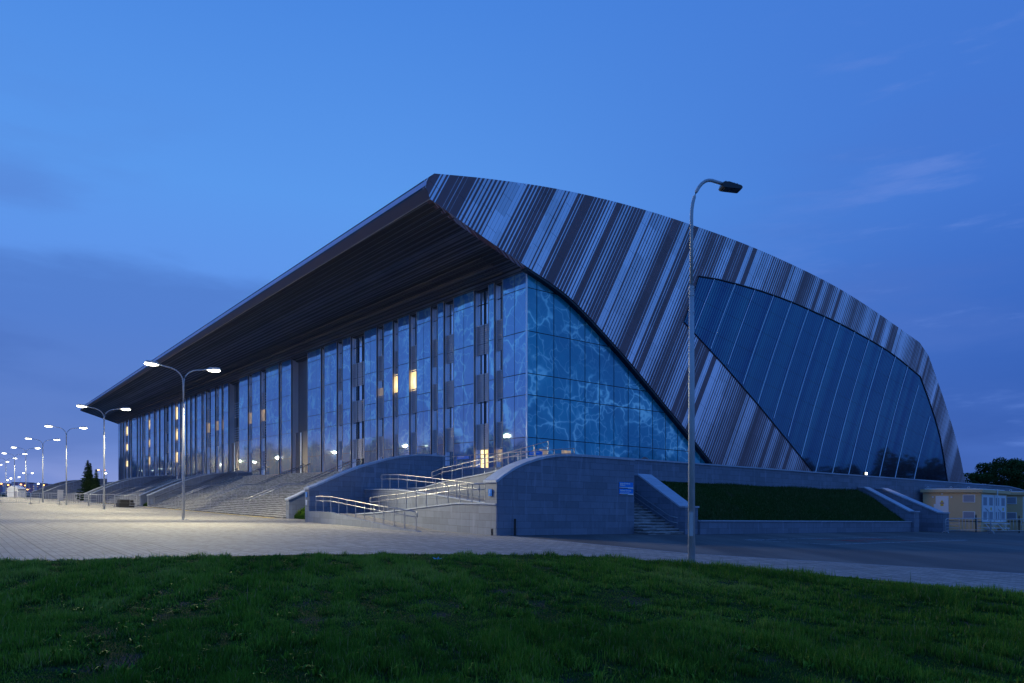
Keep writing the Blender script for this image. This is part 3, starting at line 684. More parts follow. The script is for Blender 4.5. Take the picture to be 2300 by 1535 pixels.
# ------------------------------------------------------------------ podium
pod = thing('podium', W((0, -6, 0)), 'grey granite podium carrying the arena above the plaza', 'podium')
b = MB(W); b.box(-15.4, .0, -8.5, 88, 0, 3.85); b.box(0.0, 7.4, -8.4, 88, 0, 4.19); b.box(7.4, 190, -6.25, 88, 0, 4.195); b.box(-15.2, 0, -.6, 87.9, 3.85, 4.2); b.build('podium_base', M['stone'], pod)
pw = MB(W); top = [(-7.0, 4.3), (52, 4.34), (55, 4.15), (58, 3.75), (62, 3.0), (68, 1.6), (72, .3)]
pw.prism([(-7.0, 0)] + top + [(72, 0)], -15.75, -15.42, 'a'); pw.build('parapet_wall', M['stone'], pod)
cp = MB(W); cp.prism(top + [(p[0], p[1]+.09) for p in top[::-1]], -15.82, -15.35, 'a'); cp.build('coping', M['cap'], pod)

def wall(name, prof, a0, a1, label, cat='wall', capw=.06, cap=True, group=None, base=0.):
    t = thing(name, W(((a0+a1)/2, prof[0][0], 0)), label, cat, group)
    m_ = MB(W); m_.prism([(prof[0][0], base)] + prof + [(prof[-1][0], base)], a0, a1, 'a'); m_.build('wall_face', M['stone'], t)
    if cap:
        c_ = MB(W); ext = [(prof[0][0]-.08, prof[0][1])] + prof[1:]; c_.prism(ext + [(p[0], p[1]+.12) for p in ext[::-1]], a0-capw, a1+capw, 'a'); c_.build('coping', M['cap'], t)
    return t
W1P = smoothpts([(-18.5, 2.12), (-16.87, 2.85), (-15.27, 3.55), (-13.61, 4.08), (-12.24, 4.45), (-10.27, 4.76), (-8.21, 4.76)], 3)
BLK = smoothpts([(-16.55, 2.5), (-16.26, 2.72), (-15.46, 3.18), (-14.64, 3.5), (-13.52, 3.8), (-12.05, 3.98), (-9.55, 4.01), (-7.3, 4.0)], 3)
W2P = smoothpts([(-17.2, 1.35), (-15.5, 2.2), (-13.76, 3.0), (-12, 3.7), (-10.31, 4.2), (-8.2, 4.55), (-6.18, 4.72), (-4.45, 4.75)], 3)
wall('curved_wall', W1P, -.75, -.05, 'long granite wall with humped coping on the left of the wheelchair ramp')
wall('curved_wall', BLK, -18.75, -17.8, 'big granite block wall with humped top carrying two blue signs')
W0P = smoothpts([(-17.0, 1.35), (-15.3, 2.2), (-13.5, 3.0), (-11.7, 3.7), (-10, 4.1), (-8.4, 4.25)], 3)
wall('curved_wall', W0P, 6.85, 7.45, 'sloping granite wall closing the right side of the nearest staircase')
wall('curved_wall', W2P, 53.8, 54.4, 'humped granite wall on the left of the nearest staircase')
wall('curved_wall', [(p[0]+.3, p[1]-.02) for p in W2P], 60.1, 60.7, 'granite wall on the right of the far staircase behind the grass strip')
W3P = [(p[0]-1.3, p[1]) for p in W2P]
wall('curved_wall', W3P, 90, 90.6, 'humped granite wall on the left of the far staircase')
wall('curved_wall', W3P, 97, 97.6, 'dark humped granite wall just behind the spruces', cap=True)
wall('curved_wall', [(p[0]-1.2, p[1]*1.02) for p in W3P], 150, 150.6, 'farthest humped granite wall left of the spruces')
wall('curved_wall', [(p[0]-1.2, p[1]*1.02) for p in W3P], 176, 176.6, 'darkest and outermost humped wall at the left end of the podium')
def stairs(a0, a1, label):
    t = thing('staircase', W(((a0+a1)/2, -17.2, 0)), label, 'staircase', 'wide granite staircases up to the arena')
    tb, rb = MB(W), MB(W); bb = -17.2; z = 0.
    for i in range(28):
        if i == 12: bb += 1.4
        rb.box(a0, a1, bb, -6.3 if False else bb+.6, z+.0, z+.10); tb.box(a0, a1, bb-.03, bb+.62 + (1.4 if i == 11 else 0), z+.10, z+.15)
        z += .15; bb += .335
    rb.build('risers', M['riser'], t); tb.build('treads', M['tread'], t)
    fill = MB(W); fill.prism([(-17.1, .0), (-13.2, 1.66), (-11.8, 1.66), (-6.3, 4.05), (-6.3, 0)], a0, a1, 'a'); fill.build('stair_base', M['riser'], t)
stairs(7.46, 53.78, 'nearest wide granite staircase under the first double lamp')
stairs(60.72, 89.98, 'second granite staircase farther left behind the barriers')
stairs(97.62, 149.98, 'third granite staircase mostly hidden behind the spruces')
# grass strips between the paired walls
def grass_bank(name, prof, a0, a1, label, nb_, hmul=1., axis='a', zoff=0.):
    g_ = MB(W); g_.prism([(prof[0][0], .02)] + prof + [(prof[-1][0], .02)], a0, a1, 'a'); o = g_.build(name, M['bank']); tag(o, label, 'grass', None, 'stuff'); return o
def bank_blades(name, fa, a0, a1, b0, b1, n, label, hm=.1):
    A = rng.uniform(a0, a1, n); B = rng.uniform(b0, b1, n); Z = fa(A, B)
    X = C0.x+A*UL.x+B*UR.x; Y = C0.y+A*UL.y+B*UR.y
    nn = fnoise(A, B, .5); keep = rng.uniform(0, 1, n) < np.clip(.7+.4*nn, .1, 1)
    X, Y, Z, nn = X[keep], Y[keep], Z[keep], nn[keep]
    blades(name, X, Y, Z-S*X, np.clip(hm*(1+.4*nn), .03, .4)*rng.uniform(.5, 1.6, len(X)), .02*rng.uniform(.5, 1.4, len(X)), np.clip(rng.normal(.1 if n > 20000 else .4, .16, len(X))+(rng.uniform(0, 1, len(X)) < .08)*.8, 0, 1), M['bank_blade'] if n > 20000 else M['blade'], label, lean=.6)
GP = [(-16.6, .25), (-15.9, .8), (-14.3, 1.6), (-12, 2.6), (-9, 3.8), (-8.5, 4.0)]
grass_bank('turf_strip', GP, .02, 6.83, 'green turf strip rising between the two nearest sloping walls', 0)
ga = np.array(GP); bank_blades('turf_strip_grass', lambda A, B: np.interp(B, ga[:, 0], ga[:, 1]), .05, 6.8, -16.6, -9, 9000, 'fresh green grass between the two nearest sloping walls', .16)
GP2 = [(-16.6, .2), (-15.9, .6), (-13, 2.4), (-9, 3.9), (-6.3, 4.1)]
grass_bank('turf_strip', GP2, 54.42, 60.08, 'turf strip between the paired walls of the two staircases', 0)
ga2 = np.array(GP2); bank_blades('turf_strip_grass', lambda A, B: np.interp(B, ga2[:, 0], ga2[:, 1]), 54.5, 60, -16.6, -10, 5000, 'green grass between the paired walls of the two staircases', .2)
for q, (s0, s1) in enumerate(((90.62, 96.98), (150.62, 175.98), (176.62, 189))): grass_bank('turf_strip', [(p[0]-1., p[1]) for p in GP2], s0, s1, ['turf strip between walls next to the spruces', 'turf strip beside the outermost humped walls', 'long turf bank at the far left end of the podium'][q], 0)

# wheelchair ramp: four lanes
ramp_ = thing('wheelchair_ramp', W((-9, -16, 0)), 'switchback granite wheelchair ramp between the curved walls', 'ramp')
L1 = [(-15.0, 0.01), (-13.2, .05), (-9.4, .30), (-4.0, .66), (-.76, .66)]
b = MB(W); b.prism([(L1[0][0], 0)] + [(p[0], p[1]-.03) for p in L1[1:]] + [(-.76, 0)], -18.25, -16.5, 'b'); b.build('ramp_lane', M['paving'], ramp_)
cw = [(-14.6, .06), (-13.2, .09), (-9.4, .34), (-4.0, .73), (-.76, .73)]
b = MB(W); b.prism([(-14.8, 0)] + cw + [(-.76, 0)], -18.55, -18.27, 'b'); b.build('kerb_wall', M['stone'], ramp_)
def lane(pts, b0, b1, name='retaining_wall'):
    m_ = MB(W); m_.prism([(pts[0][0], 0)] + pts + [(pts[-1][0], 0)], b0, b1, 'b'); m_.build(name, M['stone'], ramp_)
    c_ = MB(W); c_.prism([(p[0], p[1]+.003) for p in pts] + [(p[0], p[1]+.065) for p in pts[::-1]], b0-.05, b0+.32, 'b'); c_.build('lane_coping', M['cap'], ramp_)
    f_ = MB(W); f_.prism([(p[0], p[1]+.003) for p in pts] + [(p[0], p[1]+.045) for p in pts[::-1]], b0+.33, b1, 'b'); f_.build('ramp_lane', M['paving'], ramp_)
L2 = [(-18.7, 1.45), (-15.4, 1.45), (-11.8, 1.17), (-9.3, .95), (-6.8, .76), (-4, .62), (-3.6, .6)]
lane(L2, -16.56, -14.6)
L3 = [(-17.78, 1.5), (-14.3, 1.52), (-9.2, 1.93), (-5.1, 2.2), (-.76, 2.2)]
lane(L3, -14.55, -12.6)
L4 = [(-17.78, 3.72), (-15.9, 3.7), (-12.5, 3.2), (-7.2, 2.68), (-5, 2.36), (-.76, 2.3)]
lane(L4, -12.55, -8.55)

# ------------------------------------------------------------------ handrails
_postmesh = {}
def post_obj(h, parent, loc):
    key = round(h, 2)
    if key not in _postmesh:
        m_ = MB(I3); m_.tube([(0, 0, 0), (0, 0, h)], .024, 8); m_.box(-.05, .05, -.05, .05, 0, .012); o = m_.build('post', M['inox'], parent, origin=(0, 0, 0)); _postmesh[key] = o.data
    else:
        o = bpy.data.objects.new('post', _postmesh[key]); COL.objects.link(o); o.parent = parent
    o.location = Vector(loc)-Vector(parent['_o']); return o
def handrail(path, label, h=.92, rr=.026, post=1.15, two=True, end_loop=True, group=None, posts=True, wallside=False):
    """path in (a,b,z of the foot)"""
    P = [Vector(p) for p in path]; t = thing('handrail', W(P[0]), label, 'handrail', group)
    m_ = MB(W); up = Vector((0, 0, h)); top_ = [p+up for p in P]; m_.tube(top_, rr, 8); m_.build('top_rail', M['inox'], t, smooth=True)
    if two:
        m_ = MB(W); m_.tube([p+Vector((0, 0, h-.27)) for p in P], .02, 8); m_.build('lower_rail', M['inox'], t, smooth=True)
    if end_loop and two:
        d = (P[0]-P[1]).normalized(); m_ = MB(W); pts = [P[0]+up + d*(.14*math.sin(k*math.pi/6)) - Vector((0, 0, .27*(1-math.cos(k*math.pi/6))/2)) for k in range(7)]; m_.tube(pts, .022, 8); m_.build('end_loop', M['inox'], t, smooth=True)
    if posts:
        L = [0]
        for p, q in zip(P, P[1:]): L.append(L[-1]+(q-p).length)
        n = max(1, round(L[-1]/post))
        for i in range(n+1):
            s_ = L[-1]*i/n*.995+.002*L[-1]
            for k in range(len(P)-1):
                if L[k] <= s_ <= L[k+1]+1e-6:
                    p = P[k].lerp(P[k+1], (s_-L[k])/(L[k+1]-L[k])); break
            post_obj(h, t, W(p))
    return t
gRamp = 'stainless handrails of the wheelchair ramp'
handrail([(-14.4, -18.4, .05), (-9.4, -18.4, .34), (-4.0, -18.4, .73), (-1.6, -18.4, .73)], 'lowest ramp handrail with rounded end nearest the plaza', group=gRamp, h=.95)
handrail([(-5.3, -16.4, .72), (-9.3, -16.4, 1.0), (-15.4, -16.4, 1.5), (-17.6, -16.4, 1.5)], 'brightly lit ramp handrail on top of the block retaining wall', group=gRamp, h=.95)
handrail([(-2.9, -14.4, 2.26), (-5.3, -14.4, 2.24), (-9.2, -14.4, 1.98), (-14.3, -14.4, 1.58), (-17.6, -14.4, 1.56)], 'ramp handrail on the middle retaining wall, sloping down to the right', group=gRamp, h=.93)
handrail([(-6.0, -12.4, 2.5), (-7.2, -12.4, 2.72), (-12.5, -12.4, 3.24), (-17.6, -12.4, 3.9)], 'uppermost sloping ramp handrail rising towards the glass corner', group=gRamp, h=.9)
handrail([(-.9, -8.45, 3.86), (-15.2, -8.45, 3.86)], 'level terrace handrail in front of the lit doorway', group=gRamp, h=.9, end_loop=False, post=1.9)
gS = 'handrails on the wide staircases'
def stair_path(a, b0=-16.6, b1=-6.4):
    zf = lambda bb: max(0, (bb+17.2)/.335*.15) if bb < -13.2 else (1.8 if bb < -11.8 else 1.8+(bb+11.8)/.335*.15)
    return [(a, bb, zf(bb)) for bb in (b0, -13.2, -11.8, b1)]
for a_, lb in ((17.2, 'right rail of the nearest staircase pair with curled lower end'), (18.7, 'second rail from the right on the nearest staircase'), (29.0, 'right rail of the middle pair on the nearest staircase'), (30.5, 'left rail of the middle pair on the nearest staircase'), (41.5, 'right rail of the left pair on the nearest staircase'), (43.0, 'left rail of the left pair on the nearest staircase'), (70.5, 'right rail on the far staircase'), (72, 'middle rail on the far staircase'), (81, 'left rail on the far staircase')):
    handrail(stair_path(a_), lb, h=.98, rr=.038, post=2.6, two=False, end_loop=False, group=gS)
for a_, lb in ((53.65, 'double wall rail along the humped wall left of the nearest staircase'), (89.85, 'double wall rail along the humped wall of the far staircase'), (7.6, 'double wall rail on the wall right of the nearest staircase')):
    handrail([(p[0], p[1], p[2]+.0) for p in stair_path(a_)], lb, h=.98, rr=.038, post=3.2, two=True, end_loop=False, group=gS)

# ------------------------------------------------------------------ right side: small stair, planter bank, wing walls
ss = thing('side_staircase', W((-19, -6, 0)), 'small granite stair going up behind the signed block wall', 'staircase')
for nm, m_, z0, z1, d_ in (('risers', M['riser'], 0, .12, 0), ('treads', M['tread'], .12, .155, -.02)):
    q = MB(W)
    for i in range(12): q.box(-19.75+i*.34+d_, -15.5, -7.3, -4.42, i*.155+z0, i*.155+z1)
    q.build(nm, m_, ss)
def rake(b0, b1, label, a_f=-19.85, zf=1.5, zb=3.35, a_b=-15.83):
    t = thing('wing_wall', W((a_f, b0, 0)), label, 'wall', 'raking wing walls against the podium')
    pr = [(a_f, zf), (a_f+.35, zf), (a_b-.45, zb), (a_b, zb)]
    m_ = MB(W); m_.prism([(a_f, 0)] + pr + [(a_b, 0)], b0, b1, 'b'); m_.build('wall_face', M['stone'], t)
    c_ = MB(W); e_ = [(a_f-.06, zf)] + pr[1:]; c_.prism(e_ + [(p[0], p[1]+.1) for p in e_[::-1]], b0-.05, b1+.05, 'b'); c_.build('coping', M['cap'], t)
rake(-4.4, -3.3, 'raking wing wall right of the small side stair')
rake(21.6, 22.4, 'raking wing wall closing the right end of the grass bank', a_f=-20.2)
rake(24.4, 25.4, 'outer raking wing wall beside the ochre kiosk', a_f=-21.1, zf=1.45)
pl = thing('planter_wall', W((-20, 9, 0)), 'low granite retaining wall in front of the sloping grass bank', 'wall')
b = MB(W); b.box(-20.0, -19.7, -3.28, 21.58, 0, .74); b.build('wall_face', M['stone'], pl); b = MB(W); b.box(-20.06, -19.62, -3.28, 21.58, .74, .80); b.build('coping', M['cap'], pl)
BK = [(-19.62, .72), (-15.8, 3.1)]
b = MB(W); b.prism([(-19.62, .0), (-19.62, .72), (-18.6, 1.45), (-17.2, 2.45), (-15.77, 3.1), (-15.77, 0)], -3.27, 21.57, 'b'); tag(b.build('grass_bank', M['bank']), 'dark sloping grass bank above the low planter wall', 'grass bank', None, 'stuff')
bank_blades('bank_grass', lambda A, B: np.interp(A, [-19.62, -18.6, -17.2, -15.77], [.72, 1.45, 2.45, 3.1]), -19.6, -15.8, -3.2, 21.5, 60000, 'short patchy grass growing on the sloping bank', .11)
b = MB(W)
for z in (.62, .92): b.tube([(-19.5, -4.62, z+.0), (-18.9, -4.62, z+.1), (-15.9, -4.62, z+1.6), (-15.7, -4.62, z+1.62)], .024, 8)
t = thing('wall_handrail', W((-19, -4.6, 0)), 'double handrail fixed to the wing wall of the small side stair', 'handrail'); b.build('rail', M['inox'], t, smooth=True)
b = MB(W)
for a_ in (-19.2, -17.7, -16.2): 
    for z in (.62, .92): b.box(a_-.02, a_+.02, -4.62, -4.4, z+(a_+19.2)*.5, z+(a_+19.2)*.5+.03)
b.build('bracket', M['inox'], t)
# blue direction signs on the block wall
def text_mesh(name, body, size, origin, xd, parent, m, ext=.004, bold=False):
    cu = bpy.data.curves.new(name, 'FONT'); cu.body = body; cu.size = size; cu.extrude = ext; cu.resolution_u = 2; cu.space_line = .85
    if bold: cu.offset = size*.025
    o = bpy.data.objects.new(name, cu); COL.objects.link(o); bpy.context.view_layer.update()
    me = bpy.data.meshes.new_from_object(o.evaluated_get(bpy.context.evaluated_depsgraph_get())); bpy.data.objects.remove(o)
    ob = bpy.data.objects.new(name, me); COL.objects.link(ob); me.materials.clear(); me.materials.append(m)
    x = Vector(xd).normalized(); z = Vector((0, 0, 1)); n = x.cross(z)
    mt = Matrix((x, z, n)).transposed().to_4x4(); mt.translation = Vector(origin)-Vector(parent['_o'])
    ob.parent = parent; ob.matrix_local = mt; return ob
XR = (UR.x, UR.y, -S*UR.x)
def sign(b0, b1, z0, z1, label, lines, a=-18.79):
    t = thing('direction_sign', W((a, (b0+b1)/2, z0)), label, 'sign')
    q = MB(W); q.box(a, a+.035, b0, b1, z0, z1); q.build('panel', M['sign_blue'], t)
    wB = b1-b0
    q = MB(W); q.box(a-.004, a, b0, b1, z0+.028, z0+.06); q.build('white_band', M['sign_white'], t)
    q = MB(W); 
    for k, (f0, f1) in enumerate(((0, .16), (.18, .32), (.34, .6), (.62, 1.0))): q.box(a-.008, a-.004, b0+wB*f0, b0+wB*f1, z0, z0+.03, k)
    q.build('colour_band', [M['sign_red'], M['sign_brown'], M['sign_green'], M['sign_white']], t)
    for (txt, fs, bx_, zz) in lines: text_mesh('lettering', txt, fs, W((a-.006, b0+bx_, zz)), XR, t, M['sign_white'], bold=True)
sign(-8.47, -7.42, 2.47, 2.80, 'upper blue sign reading Judges and Referees Entrance', [('Judges & Referees\nEntrance', .105, .05, 2.69)])
sign(-8.47, -7.42, 2.13, 2.45, 'lower blue sign reading Athletes Entrance', [('Athletes Entrance', .115, .05, 2.31), ('Entrance athletes and team officials only', .042, .055, 2.235)])
sign(.12, 1.5, 5.35, 5.78, 'small blue sign at the foot of the glass corner', [('Warm-up Training\nDiving', .13, .06, 5.63)], a=-.14)
def wsign(p0, label):
    a, b_, z = p0; t = thing('wheelchair_sign', W(p0), label, 'sign')
    q = MB(W); q.box(a-.13, a+.13, b_-.03, b_, z, z+.34); q.build('panel', M['sign_blue'], t)
    q = MB(W)      # wheelchair symbol
    c = (a-.0, b_-.036, z+.11); q.tube([(c[0]+.055*math.cos(k*.4-2.6), c[1], c[2]+.055*math.sin(k*.4-2.6)) for k in range(12)], .009, 5)
    q.tube([(c[0]+.01, c[1], c[2]+.14), (c[0]+.005, c[1], c[2]+.05), (c[0]-.05, c[1], c[2]+.05), (c[0]-.07, c[1], c[2]-.03)], .011, 5); q.box(c[0]-.005, c[0]+.025, c[1]-.004, c[1]+.004, c[2]+.155, c[2]+.185)
    q.build('symbol', M['sign_white'], t)
wsign((-18.28, -16.58, 1.86), 'blue wheelchair sign on the lit end of the block wall')
wsign((-.4, -18.53, 1.62), 'blue wheelchair sign on the end of the left ramp wall')
q = MB(W); q.box(-.52, -.28, -18.56, -18.53, 1.1, 1.45); tag(q.build('notice_board', M['white_paint']), 'small white notice below the wheelchair sign on the left wall end', 'notice')
q = MB(W); q.box(7.0+.3, 7.4+.6, -.10, -.07, 4.75, 5.0); 
fs = thing('facade_sign', W((9, -.1, 5)), 'small blue sign on the front glass left of the lit doorway', 'sign'); q = MB(W); q.box(8.2, 10.1, -.14, -.09, 5.35, 5.72); q.build('panel', M['sign_blue'], fs); q = MB(W); q.box(8.9, 9.9, -.145, -.14, 5.55, 5.60); q.build('text_line', M['sign_white'], fs)
# small hardware
q = MB(W); q.tube([(-18.95, -15.62, 0), (-18.95, -15.62, .80)], .055, 10); tag(q.build('bollard', M['black']), 'thin black post standing against the big block wall', 'post')
for k, (db, lb) in enumerate(((-16.75, 'left black conduit stub at the lit corner of the block wall'), (-16.68, 'right black conduit stub at the lit corner of the block wall'))):
    q = MB(W); q.tube([(-18.6, db-.0, 0), (-18.6, db, .32)], .026, 8); tag(q.build('conduit', M['black']), lb, 'pipe')
q = MB(W); q.tube([(-14.9+.26*math.cos(t_), -2.0+0, 4.42+.26*math.sin(t_)) for t_ in [math.pi*k/8 for k in range(9)]], .05, 6)
dm = MB(W)
for i in range(6):
    for j in range(16):
        def sp_(i, j): th = i*math.pi/12; ph = j*math.pi/8; return (-14.6+.3*math.cos(ph)*math.cos(th), -2.0+.3*math.sin(ph)*math.cos(th), 4.3+.34*math.sin(th))
        dm.face([sp_(i, j), sp_(i, j+1), sp_(i+1, j+1), sp_(i+1, j)])
tag(dm.build('dark_dome', M['portal']), 'dark dome shaped object peeking above the podium coping', 'vent')  # dark rounded dome of unknown kind behind the coping
fl = thing('floodlight', W((-15.9, 22.5, 4.4)), 'small lit floodlight on the podium coping right of the striped shell', 'floodlight')
q = MB(W); q.box(-16.02, -15.8, 22.3, 22.62, 4.44, 4.66); q.build('casing', M['dark'], fl); spot(fl, Vector(W((-16.2, 22.6, 4.45)))-Vector(fl['_o']), Vector(W((-20, 33, 1.6)))-Vector(fl['_o']), 230, R(42), (1, .84, .62)); q = MB(W); q.box(-16.04, -16.021, 22.33, 22.59, 4.46, 4.63); q.build('lens', M['lamp_white'], fl); q = MB(W); q.tube([(-15.75, 22.46, 4.38), (-15.9, 22.46, 4.5)], .02, 6); q.build('bracket', M['dark'], fl)

# ------------------------------------------------------------------ street lamps
HJ = 9.15
def lampheads(parent, m_on):
    for s_ in (-1, 1):
        path = [(0, 0, HJ-1.9), (s_*.03, 0, HJ-.3)] + [(s_*(.03+1.0*(1-math.cos(t_))), 0, HJ-.3+.85*math.sin(t_)) for t_ in [k*math.pi/2/7 for k in range(1, 8)]] + [(s_*1.6, 0, HJ+.68)]
        m_ = MB(I3); m_.tube(path, .036, 8); m_.build('arm', M['galv'], parent, origin=(0, 0, 0), smooth=True)
        h = MB(I3); x0, x1 = 1.48, 2.28
        pr = [(x0, HJ+.66), (x0+.1, HJ+.78), (x1-.1, HJ+.82), (x1, HJ+.74), (x1, HJ+.70), (x0, HJ+.61)]
        h.prism([(s_*p[0], p[1]) for p in pr], -.16, .16, 'b'); ho = h.build('lamp_head', M['galv'], parent, origin=(0, 0, 0))
        g_ = MB(I3); cxx = s_*(x0+x1)/2
        for ii in range(6):
            for jj in range(12):
                f = lambda i_, j_: (cxx+.44*math.cos(j_*math.pi/6)*math.sin(i_*math.pi/6), .19*math.sin(j_*math.pi/6)*math.sin(i_*math.pi/6), HJ+.63+(.02 if i_ < 3 else .12)*math.cos(i_*math.pi/6)+s_*0)
                g_.face([f(ii, jj), f(ii, jj+1), f(ii+1, jj+1), f(ii+1, jj)] if 0 < ii < 5 else ([f(0, jj), f(1, jj), f(1, jj+1)] if ii == 0 else [f(6, jj), f(5, jj+1), f(5, jj)]))
        g_.build('lens', m_on, ho, origin=(0, 0, 0))
def poleparts(parent, h, r0, r1):
    m_ = MB(I3); m_.tube([(0, 0, 0), (0, 0, h*.5), (0, 0, h)], r0, 14, r2=r1); m_.build('pole', M['galv'], parent, origin=(0, 0, 0), smooth=True)
    m_ = MB(I3); m_.tube([(0, 0, h-.25), (0, 0, h)], r1*1.35, 12); m_.build('collar', M['galv'], parent, origin=(0, 0, 0))
    m_ = MB(I3); m_.box(-.2, .2, -.2, .2, 0, .02); m_.build('base_plate', M['galv'], parent, origin=(0, 0, 0))
gl_ = 'double arm street lamps along the plaza'
proto = local('street_lamp', 'nearest lit double arm street lamp in front of the staircase', 'street lamp', gl_)
poleparts(proto, HJ-1.7, .092, .056); lampheads(proto, M['lamp_white'])
angR = math.atan2(UR.y, UR.x)
LA = [3.7, 33.7, 61.7, 90., 120.5, 149, 178, 207, 238, 270]
ordw = ['nearest', 'second nearest', 'third', 'fourth', 'fifth', 'sixth', 'seventh', 'eighth', 'ninth', 'farthest']
for i, a_ in enumerate(LA):
    lx = W((a_, -25.1, 0)); lb = 'nearest lit double arm street lamp in front of the staircase' if i == 0 else '%s lit double arm street lamp counted along the receding plaza row' % ordw[i]
    o = proto if i == 0 else copy_tree(proto, lx, angR, lb)
    if i == 0: o.location = lx; o.rotation_euler = (0, 0, angR); o['label'] = lb
for i, a_ in enumerate(LA[:7]):
    par = [o for o in bpy.data.objects if o.name.startswith('street_lamp') and o.get('label', '').startswith(ordw[i])][0]
    for s_ in (-1, 1):
        P0 = (s_*1.9, 0, HJ+.45)
        for sg_ in (-1, 1):
            pw_ = 6800 if i < 2 else 5600
            if i == 0 and sg_ == -1: pw_ = 9800
            spot(par, P0, (s_*2.6-(3 if s_ < 0 else 0), sg_*(19 if i == 0 and sg_ == -1 else 12 if sg_ == -1 else 6.5), 0), pw_ if sg_ == -1 else pw_*.8, R((100 if i else 100) if sg_ == -1 else 128), blend=.9)
spot([o for o in bpy.data.objects if o.get('label', '').startswith('nearest lit')][0], (-1.9, 0, HJ+.45), (10.5, -15, 2.2), 13000, R(50), blend=.9)  # extra beam added at this head to brighten the ramp walls
spot([o for o in bpy.data.objects if o.get('label', '').startswith('nearest lit')][0], (1.9, 0, HJ+.45), (10, 14, 1.0), 3500, R(70), blend=.9)
# single unlit lamp at the lawn edge
sl = local('single_street_lamp', 'tall unlit galvanised lamp post with curved arm at the lawn edge', 'street lamp')
m_ = MB(I3); m_.tube([(0, 0, 0), (0, 0, 5.0), (0, 0, 7.6)], .098, 16, r2=.066); m_.build('lower_pole', M['galv'], sl, origin=(0, 0, 0), smooth=True)
m_ = MB(I3); m_.tube([(0, 0, 7.35), (0, 0, 7.62)], .072, 14); 
for z in (7.42, 7.6, 6.95):
    for k in range(4): 
        c_, s_ = math.cos(k*math.pi/2+.4), math.sin(k*math.pi/2+.4); m_.tube([(c_*.06, s_*.06, z-.06), (c_*.11, s_*.11, z-.06)], .012, 6)
m_.build('collar', M['galv'], sl, origin=(0, 0, 0))
arc = [(0, 0, 7.5), (0, 0, 9.53)] + [(.52*(1-math.cos(t_)), 0, 9.53+1.02*math.sin(t_)) for t_ in [k*1.68/9 for k in range(1, 10)]] + [(.95, 0, 10.45)]
m_ = MB(I3); m_.tube(arc, .046, 12); m_.build('arm', M['galv'], sl, origin=(0, 0, 0), smooth=True)
hb = MB(I3); hb.prism([(.82, 10.36), (.86, 10.47), (1.02, 10.48), (1.36, 10.39), (1.40, 10.34), (1.37, 10.29), (.86, 10.32)], -.15, .15, 'b'); ho = hb.build('lamp_head', M['dark'], sl, origin=(0, 0, 0))
hb = MB(I3); hb.prism([(.90, 10.30), (1.33, 10.27), (1.33, 10.295), (.90, 10.325)], -.12, .12, 'b'); hb.build('lens', M['dark'], ho, origin=(0, 0, 0))
hb = MB(I3); 
for k in range(5): hb.box(.92+k*.08, .945+k*.08, -.12, .12, 10.43-k*.012, 10.505-k*.014)
hb.build('cooling_fins', M['dark'], ho, origin=(0, 0, 0))
hb = MB(I3); hb.box(-.06, .05, -.125, -.07, .78, 1.42); do = hb.build('access_door', M['galv'], sl, origin=(0, 0, 0)); do.rotation_euler = (0, 0, -.35)
hb = MB(I3); hb.box(-.2, .2, -.2, .2, 0, .03); hb.build('base_plate', M['galv'], sl, origin=(0, 0, 0))
sl.location = G((4.92, 20.62, 0)); sl.rotation_euler = (0, 0, R(6))

# far lamps and lights beyond the plaza
def far_lamp(px, py, Y, orange, label, two=0):
    X = (px-1150)/1690*Y; hgt = EYE+(1128+S*(px-1150)-py)*Y/1690
    t = thing('distant_lamp', G((X, Y, 0)), label, 'street lamp', 'small lamps far beyond the plaza')
    k = Y/250
    q = MB(G); q.tube([(X+(two/2 if two else .3*k), Y, 0), (X+(two/2 if two else .3*k), Y, hgt-.2)], .05*k, 6); 
    if two: q.tube([(X, Y, hgt), (X+two*.5, Y, hgt-.5*k), (X+two, Y, hgt)], .04*k, 6)
    else: q.tube([(X+.3*k, Y, hgt-.2), (X, Y, hgt)], .04*k, 6)
    q.build('pole', M['galv'], t)
    for dx in ((0, two) if two else (0,)):
        h_ = MB(G)
        for i in range(4):
            for j in range(8):
                f = lambda i, j: (X+dx+.34*k*math.cos(j*math.pi/4)*math.sin(i*math.pi/4), Y+.2*k*math.sin(j*math.pi/4)*math.sin(i*math.pi/4), hgt+.17*k*math.cos(i*math.pi/4))
                h_.face([f(i, j), f(i, j+1), f(i+1, j+1), f(i+1, j)] if 0 < i < 3 else ([f(0, j), f(1, j), f(1, j+1)] if i == 0 else [f(4, j), f(3, j), f(3, j+1)]))
        h_.build('lamp_head', M['lamp_orange'] if orange else M['lamp_white'], t)
far_lamp(221, 1056, 258, True, 'orange two headed lamp just left of the arena end', two=2.05)
far_lamp(237.5, 1063.5, 262, False, 'white lamp right of the orange two headed lamp')
far_lamp(53, 1063, 330, False, 'white two headed lamp between the receding lamp posts', two=3.8)
far_lamp(42.7, 1072, 420, False, 'small white lamp above the white tent, right one')
far_lamp(24.4, 1075, 450, False, 'small white lamp above the white tent, left one')
far_lamp(17.3, 1079, 480, False, 'lowest small white lamp near the left edge')
far_lamp(18.5, 1090, 400, True, 'orange lamp left of the white tent')
far_lamp(47, 1088.6, 400, True, 'big orange lamp right above the white tent')
far_lamp(57, 1091, 420, True, 'faint orange lamp right of the white tent')
far_lamp(3, 1087, 380, True, 'orange lamp at the very left edge of the picture')
far_lamp(86, 1087, 500, False, 'bright white light at the left end of the dark humped wall')
far_lamp(62, 1100, 350, True, 'lowest orange light behind the barriers')
far_lamp(98, 1090, 500, True, 'tiny orange light above the dark humped wall')

